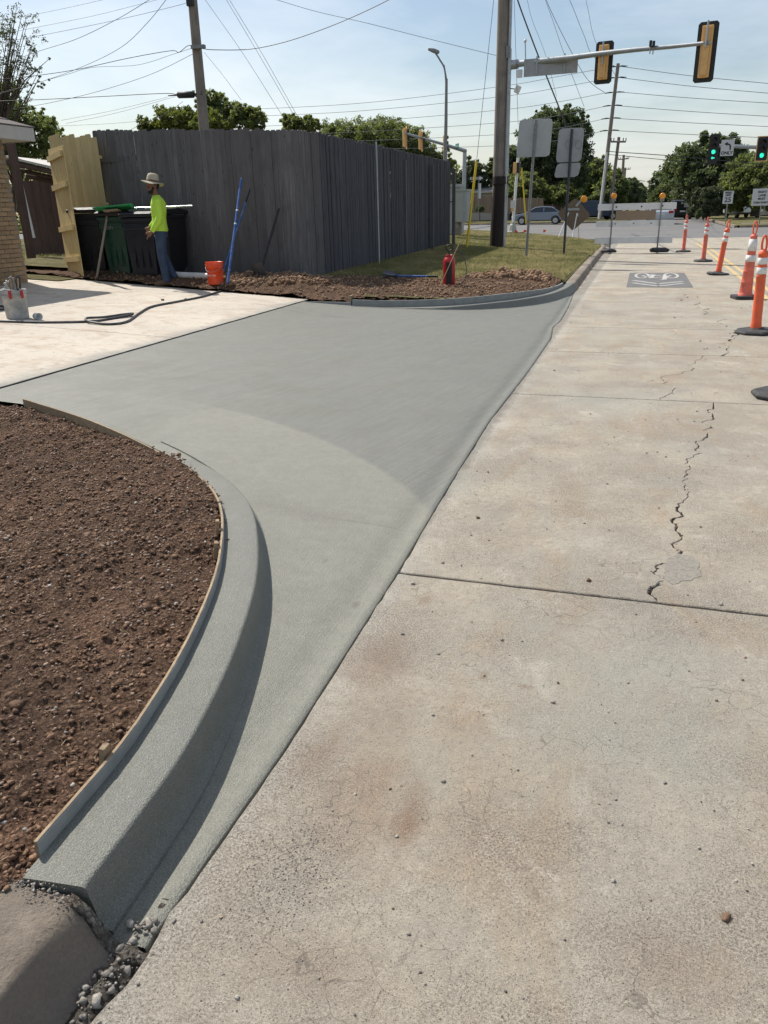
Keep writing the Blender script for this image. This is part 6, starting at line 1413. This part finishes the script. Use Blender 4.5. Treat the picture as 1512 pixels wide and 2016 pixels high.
backdrop(880, 1010, 380, 120, 'distant trees seen past the far left mast', 72)
backdrop(1300, 1700, 372, 100, 'shaded undergrowth behind the right side trees', 73)
backdrop(980, 1210, 372, 100, 'shaded undergrowth behind the left side trees', 74)
backdrop(-100, 900, 330, 90, 'distant trees hidden mostly by the picket fence', 75, 'leafA')

# ================================================================ far buildings, fences
def far_fence(label, px0, px1, ptop, pbot, Y, n, mat='beigewood'):
    a, b = W(px0, ptop, Y), W(px1, ptop, Y); z0 = max(.1, W(px0, pbot, Y).z); t = thing('board_fence', label, 'fence', (a.x, Y, z0))
    w_ = (b.x-a.x)/n; me = MB().box((0, 0, (a.z-z0)/2), (w_*.97, .03, a.z-z0)).mesh('board', mat)
    for k in range(n): link('board', me, t, ((k+.5)*w_, random.uniform(-.01, .01), (b.z-a.z)*k/n))
    for k in range(0, n+1, 12): MB().box((k*w_, -.06, (a.z-z0)/2), (.09, .06, a.z-z0+.05)).build('fence_post', 'pole', t)
far_fence('beige board fence across the cross street left of the big wooden pole', 900, 992, 386, 419, 80, 66)
far_fence('beige board fence across the cross street right of the big wooden pole', 992, 1070, 390, 420, 80.4, 56)
far_fence('reddish brown board fence behind the diamond sign', 1070, 1160, 402, 421, 84, 60, 'brownwood')
def house(name, label, px0, px1, ptop, peave, pbot, Y, dep, gable=False, roofm='greyroof', wallm='stucco'):
    a, b = W(px0, peave, Y), W(px1, peave, Y); zr = W(px0, ptop, Y).z; t = thing(name, label, 'house', ((a.x+b.x)/2, Y, .2))
    w_ = b.x-a.x; MB().box(((a.x+b.x)/2, Y+dep/2, (a.z+.2)/2), (w_, dep, a.z-.2)).build('wall', wallm, t, True)
    m = MB()
    if gable: m.prism([(a.x-.4, a.z), (b.x+.4, a.z), ((a.x+b.x)/2, zr)], Y-.5, Y+dep, 'y')
    else: m.add([(a.x-.5, Y-.5, a.z), (b.x+.5, Y-.5, a.z), (b.x+.5, Y+dep, a.z), (a.x-.5, Y+dep, a.z), (a.x+1, Y+dep/2, zr), (b.x-1, Y+dep/2, zr)], [(0, 1, 5, 4), (1, 2, 5), (2, 3, 4, 5), (3, 0, 4), (3, 2, 1, 0)])
    m.build('roof', wallm if gable else roofm, t, True); MB().box(((a.x+b.x)/2, Y-.52, a.z-.06), (w_+1, .04, .2)).build('fascia', 'trim', t, True)
    for k in (.25, .6): 
        f = MB().box((a.x+w_*k, Y-.02, a.z-1.0), (1.2, .04, .9)).build('window', 'trim', t, True); MB().box((a.x+w_*k, Y-.045, a.z-1.0), (1.05, .02, .76)).build('pane', 'glass', f, True)
    return t
house('bungalow', 'low grey roofed bungalow behind the beige fence across the street', 915, 1000, 361, 378, 420, 88, 8)
house('bungalow', 'pale gabled house half hidden by trees behind the diamond sign', 1085, 1122, 376, 392, 420, 92, 6, True)
house('bungalow', 'low shaded house among the right side trees', 1500, 1620, 396, 404, 425, 84, 7)

# ================================================================ cars
def car(name, label, loc, rz, kind='sedan', paint='car_blue', s=1., grp='car'):
    t = thing(name, label, grp, loc, rz)
    L_, Wd = (4.6, 1.8) if kind == 'sedan' else (4.6, 1.9)
    if kind == 'sedan':
        low = [(-2.3, .35), (-2.32, .75), (-2.25, .92), (-1.5, 1.0), (1.0, .96), (2.0, .80), (2.28, .62), (2.3, .35)]; cab = [(-1.75, .98), (-1.1, 1.38), (-.4, 1.45), (.3, 1.40), (1.15, .95)]
    else:
        low = [(-2.25, .40), (-2.28, .85), (-2.2, 1.05), (1.15, 1.08), (2.1, .98), (2.28, .78), (2.3, .40)]; cab = [(-2.18, 1.05), (-1.95, 1.62), (-1.5, 1.72), (.2, 1.70), (.6, 1.62), (1.25, 1.08)]
    def arch(pts):      # wheel arches cut into the underside
        out = list(pts)
        for cx_ in (1.40, -1.40):
            out += [(cx_+.36*math.cos(a), .33+.36*math.sin(a)) for a in [math.pi*k/8 for k in range(9)] if True]
        return out
    m = MB(); m.prism(arch(low), -Wd/2, Wd/2, 'y'); b = m.build('body', paint, t, bevel=.06)
    hw0, hw1 = Wd/2-.05, Wd/2-.22; m = MB(); n = len(cab); zt = max(z for x, z in cab); zb_ = min(z for x, z in cab)
    wy = lambda z: hw0+(hw1-hw0)*(z-zb_)/(zt-zb_); vs = [(x, -wy(z), z) for x, z in cab]+[(x, wy(z), z) for x, z in cab]
    m.add(vs, [tuple(range(n)), tuple(range(2*n-1, n-1, -1))]+[(i, i+n, i+n+1, i+1) for i in range(n-1)]); m.build('roof', paint, t, bevel=.04)
    gl_ = [(x*.93-.02, zb_+.03+(z-zb_)*.84) for x, z in cab]
    for sgn in (-1, 1):
        half = [(gl_, None)]; xs_ = sum(x for x, z in gl_)/n
        vs = [(x, sgn*(wy(z)+.008), z) for x, z in gl_]; m = MB(); m.add(vs, [tuple(range(n))]); m.build('side_window', 'glass', t)
        m = MB(); m.box((xs_-.05, sgn*(wy((zb_+zt)/2)+.01), (zb_+zt)/2), (.07, .02, (zt-zb_)*.9), Matrix.Rotation(sgn*.25, 3, 'X')); m.build('door_pillar', paint, t)
        m = MB(); m.box((.95, sgn*(Wd/2+.08), zb_+.06), (.16, .18, .12)); m.build('mirror', paint, t, bevel=.02)
        MB().box((2.2, sgn*(Wd/2-.28), .68), (.20, .36, .14)).build('headlight', 'headlamp', t, bevel=.02); MB().box((-2.27, sgn*(Wd/2-.24), .86), (.10, .34, .20)).build('tail_light', 'tail', t, bevel=.02)
    for i0, i1 in ((0, 1), (n-2, n-1)):
        (xa, za), (xb, zb2) = cab[i0], cab[i1]; e = .02 if i0 else -.02; f0, f1 = .12, .90
        p = lambda f, sg: (xa+(xb-xa)*f+e, sg*(wy(za+(zb2-za)*f)-.08), za+(zb2-za)*f+.012)
        MB().add([p(f0, -1), p(f0, 1), p(f1, 1), p(f1, -1)], [(0, 1, 2, 3)]).build('windscreen' if i0 else 'rear_window', 'glass', t)
    for x in (1.40, -1.40):
        for sgn in (-1, 1):
            w = MB().cyl((x, sgn*(Wd/2-.22), .33), (x, sgn*(Wd/2-.01), .33), .33, n=20).build('wheel', 'rubber', t, bevel=.03)
            m = MB(); m.cyl((x, sgn*(Wd/2-.05), .33), (x, sgn*(Wd/2+.002), .33), .20, n=16)
            for k in range(5): a_ = k*2*math.pi/5; m.box((x+.10*math.cos(a_), sgn*(Wd/2+.006), .33+.10*math.sin(a_)), (.20, .01, .04), Matrix.Rotation(-a_, 3, 'Y'))
            m.build('rim', 'rim', w)
    MB().box((-2.31, 0, .72), (.02, .5, .13)).build('number_plate', 'signwhite', t); MB().box((0, 0, .42), (4.5, Wd-.15, .12)).build('underbody', 'sigblack', t)
    return t
def carat(px0, px1, pbot, Y, L_=4.6): return W((px0+px1)/2, pbot, Y)
p = W(1062, 441, 71); car('sedan_car', 'blue grey sedan seen from the side driving along the cross street', (p.x, 71, .02), math.pi, 'sedan', 'car_blue')
p = W(1335, 431, 84); car('suv_car', 'black suv driving away down the far street', (p.x, 84, 0), R(96), 'suv', 'car_black')
p = W(1298, 430, 66); car('sedan_car', 'light silver sedan partly hidden behind the barricade', (p.x, 66, 0), R(92), 'sedan', 'car_silver')
p = W(1358, 418, 112); car('sedan_car', 'dark car parked far off behind the small white sign', (p.x, 112, .1), R(20), 'suv', 'car_black')
p = W(1460, 424, 78); car('suv_car', 'white suv parked under the right side trees', (p.x, 78, .13), R(-78), 'suv', 'car_white')
p = W(1172, 420, 80); car('suv_car', 'dark blue suv parked behind the diamond sign', (p.x, 80, .13), R(20), 'suv', 'car_navy')

# ================================================================ the man
def ell(m, rings, n=18):
    """rings: (x, y, z, rx, ry) stacked roughly along z"""
    vs = []
    for (x, y, z, rx_, ry_) in rings: vs += [(x+rx_*math.cos(2*math.pi*k/n), y+ry_*math.sin(2*math.pi*k/n), z) for k in range(n)]
    k_ = len(rings); m.add(vs, [(j*n+k, j*n+(k+1) % n, (j+1)*n+(k+1) % n, (j+1)*n+k) for j in range(k_-1) for k in range(n)]+[tuple(range(n-1, -1, -1)), tuple(range((k_-1)*n, k_*n))], True); return m
def ball(m, c, r, sz=(1, 1, 1), n=14):
    return ell(m, [(c[0], c[1], c[2]+r*sz[2]*math.sin(a), max(.002, r*sz[0]*math.cos(a)), max(.002, r*sz[1]*math.cos(a))) for a in [R(-86+172*i/9) for i in range(10)]], n)
def remeshed(name, m, mat, parent, vox, smooth=3):
    me = m.mesh(name, mat); o = bpy.data.objects.new(name, me); C.objects.link(o)
    rm = o.modifiers.new('r', 'REMESH'); rm.mode = 'VOXEL'; rm.voxel_size = vox; rm.use_smooth_shade = True
    sm = o.modifiers.new('s', 'SMOOTH'); sm.iterations = smooth; sm.factor = .5
    dg = bpy.context.evaluated_depsgraph_get(); dg.update(); me2 = bpy.data.meshes.new_from_object(o.evaluated_get(dg)); bpy.data.objects.remove(o)
    me2.name = name; me2.materials.clear(); me2.materials.append(M[mat]); return link(name, me2, parent)
p = T(327, 562, .01); man = thing('person', 'man in lime yellow long sleeved shirt, jeans and wide straw hat standing beside the bins', 'person', (p.x+.02, p.y, p.z), R(210))
def V3(*a): return Vector(a)
hd_c = Vector((.045, .0, 1.605)); ht = R(38)     # the head turns toward the street side
def hp3(f, s, z): return Vector((hd_c.x+f*math.cos(ht)-s*math.sin(ht), hd_c.y+f*math.sin(ht)+s*math.cos(ht), hd_c.z+z))
m = MB()
ell(m, [(0, 0, .86, .10, .15), (0, 0, .98, .105, .155), (0, 0, 1.12, .10, .14), (-.01, 0, 1.28, .11, .165), (-.01, 0, 1.38, .09, .17), (0, 0, 1.43, .06, .10)])
m.tube([V3(-.005, 0, 1.40), V3(.01, 0, 1.47), V3(.03, 0, 1.55)], [.062, .056, .056], 14)
ball(m, hp3(-.01, 0, .02), .098, (.98, .80, 1.05)); ball(m, hp3(.025, 0, -.05), .070, (.95, .85, .95)); m.tube([hp3(.088, 0, .02), hp3(.112, 0, -.018)], [.010, .017], 8)
ball(m, hp3(.075, .0, -.055), .022, (.8, 1.2, .5)); ball(m, hp3(.078, 0, .035), .030, (.5, 1.6, .4))
for s_ in (-1, 1): ball(m, hp3(-.01, s_*.080, -.002), .028, (.7, .35, 1.1))
LA = [V3(-.01, .165, 1.385), V3(-.02, .225, 1.10), V3(.13, .235, .895)]; RA = [V3(-.01, -.165, 1.385), V3(.0, -.225, 1.12), V3(.17, -.19, .965)]
for A_, hd_ in ((LA, V3(.22, .23, .80)), (RA, V3(.255, -.17, .87))):
    m.tube(smooth_path([A_[0], (A_[0]+A_[1])/2, A_[1], (A_[1]+A_[2])/2, A_[2]], 2), [.055, .052, .048, .045, .042, .043, .038, .032, .028], 12)
    d_ = (hd_-A_[2]).normalized(); sd_ = Vector((0, 1, 0)); nn_ = d_.cross(sd_).normalized(); pc = A_[2]+d_*.055
    m.tube([A_[2], A_[2]+d_*.03, pc+d_*.04], [.028, .032, .030], 10)
    for k, (o_, l_) in enumerate(((-.030, .060), (-.010, .072), (.010, .068), (.029, .052))):
        r0 = pc+d_*.028+sd_*o_; m.tube([r0, r0+d_*l_*.6, r0+d_*l_+nn_*(-.018)], [.0105, .010, .008], 8)
    m.tube([A_[2]+d_*.02+nn_*.018, A_[2]+d_*.055+nn_*.045, A_[2]+d_*.088+nn_*.050], [.014, .012, .010], 8)
LL = [V3(0, .09, .90), V3(.03, .10, .50), V3(-.01, .105, .09)]; RL = [V3(0, -.09, .90), V3(.0, -.10, .50), V3(-.13, -.10, .13)]
for A_ in (LL, RL): m.tube(smooth_path([A_[0], (A_[0]+A_[1])/2, A_[1], (A_[1]+A_[2])/2, A_[2]], 2), [.085, .08, .072, .062, .054, .056, .055, .045, .038], 12)
m.tube([LL[2], V3(.10, .105, .05), V3(.17, .105, .035)], [.042, .036, .026], 10); m.tube([RL[2], V3(-.05, -.10, .07), V3(.02, -.10, .035)], [.042, .036, .026], 10)
remeshed('body', m, 'skin', man, .0068, 3)
m = MB()
ell(m, [(.005, 0, .885, .128, .182), (.0, 0, .93, .130, .185), (0, 0, 1.02, .122, .175), (-.005, 0, 1.12, .118, .165), (-.015, 0, 1.25, .132, .180), (-.02, 0, 1.34, .128, .185), (-.015, 0, 1.40, .10, .165), (-.005, 0, 1.445, .072, .10), (.0, 0, 1.47, .063, .068)])
m.tube(smooth_path([LA[0], (LA[0]+LA[1])/2, LA[1], (LA[1]+LA[2])/2, LA[2]], 2), [.082, .078, .072, .068, .066, .062, .055, .047, .040], 12)
m.tube(smooth_path([RA[0], (RA[0]+RA[1])/2, RA[1], (RA[1]+RA[2])/2, RA[2]], 2), [.082, .078, .072, .068, .066, .062, .055, .047, .040], 12)
for k in range(6): a_ = k*1.1; ball(m, (.09*math.cos(a_), .13*math.sin(a_), .92), .05, (1, 1, .5))
remeshed('shirt', m, 'hivis', man, .010, 3)
m = MB(); ell(m, [(0, 0, .80, .118, .165), (0, 0, .88, .120, .170), (0, 0, .965, .112, .158)])
m.tube(smooth_path([LL[0], (LL[0]+LL[1])/2, LL[1], (LL[1]+LL[2])/2, LL[2]-V3(0, 0, .02)], 2), [.100, .094, .084, .075, .070, .068, .067, .066, .068], 14)
m.tube(smooth_path([RL[0], (RL[0]+RL[1])/2, RL[1], (RL[1]+RL[2])/2, RL[2]-V3(.01, 0, .02)], 2), [.100, .094, .084, .075, .070, .068, .067, .066, .068], 14)
remeshed('jeans', m, 'denim', man, .010, 2)
for A_, pts in ((LL, [V3(-.055, .105, .045), V3(.02, .105, .055), V3(.12, .105, .045), V3(.20, .105, .035)]), (RL, [V3(-.19, -.10, .11), V3(-.11, -.10, .085), V3(-.03, -.10, .05), V3(.03, -.10, .035)])):
    m = MB(); m.tube(pts, [.045, .055, .048, .036], 12); m.tube([A_[2]+V3(0, 0, .05), A_[2]-V3(0, 0, .03)], .052, 12)
    m.v = [(a, b, max(c, -.004)) for a, b, c in m.v]; remeshed('boot', m, 'boot', man, .009, 2)
m = MB(); ball(m, hp3(-.028, 0, .03), .104, (.95, .85, 1.0)); ball(m, hp3(.040, 0, -.082), .060, (.85, .95, .75)); m.tube([hp3(.030, .066, -.02), hp3(.045, .052, -.07), hp3(.06, 0, -.095), hp3(.045, -.052, -.07), hp3(.030, -.066, -.02)], .020, 8); m.tube([hp3(.09, -.028, -.035), hp3(.099, 0, -.030), hp3(.09, .028, -.035)], .008, 6)
remeshed('hair_and_beard', m, 'hair', man, .009, 2)
m = MB(); hc = hd_c+V3(-.015, 0, .068)
def brim(v, a_, r_):
    t_ = max(0, r_-.10)/.14; return Vector((v.x, v.y, v.z+t_*(.030*math.cos(2*a_+.5)-.012)+t_*.012*math.sin(3*a_)))
m.lathe([(.0, .135), (.05, .135), (.082, .120), (.096, .08), (.103, .03), (.106, .0), (.14, -.003), (.165, -.008), (.188, -.012), (.188, -.017), (.165, -.014), (.14, -.009), (.10, -.006)], 32, fn=brim)
h = m.build('straw_hat', 'straw', man, loc=hc, rot=(R(3), R(-11), R(0)))
MB().lathe([(.1035, .0), (.1075, .002), (.104, .03), (.1005, .03)], 28).build('hat_band', 'boot', h)
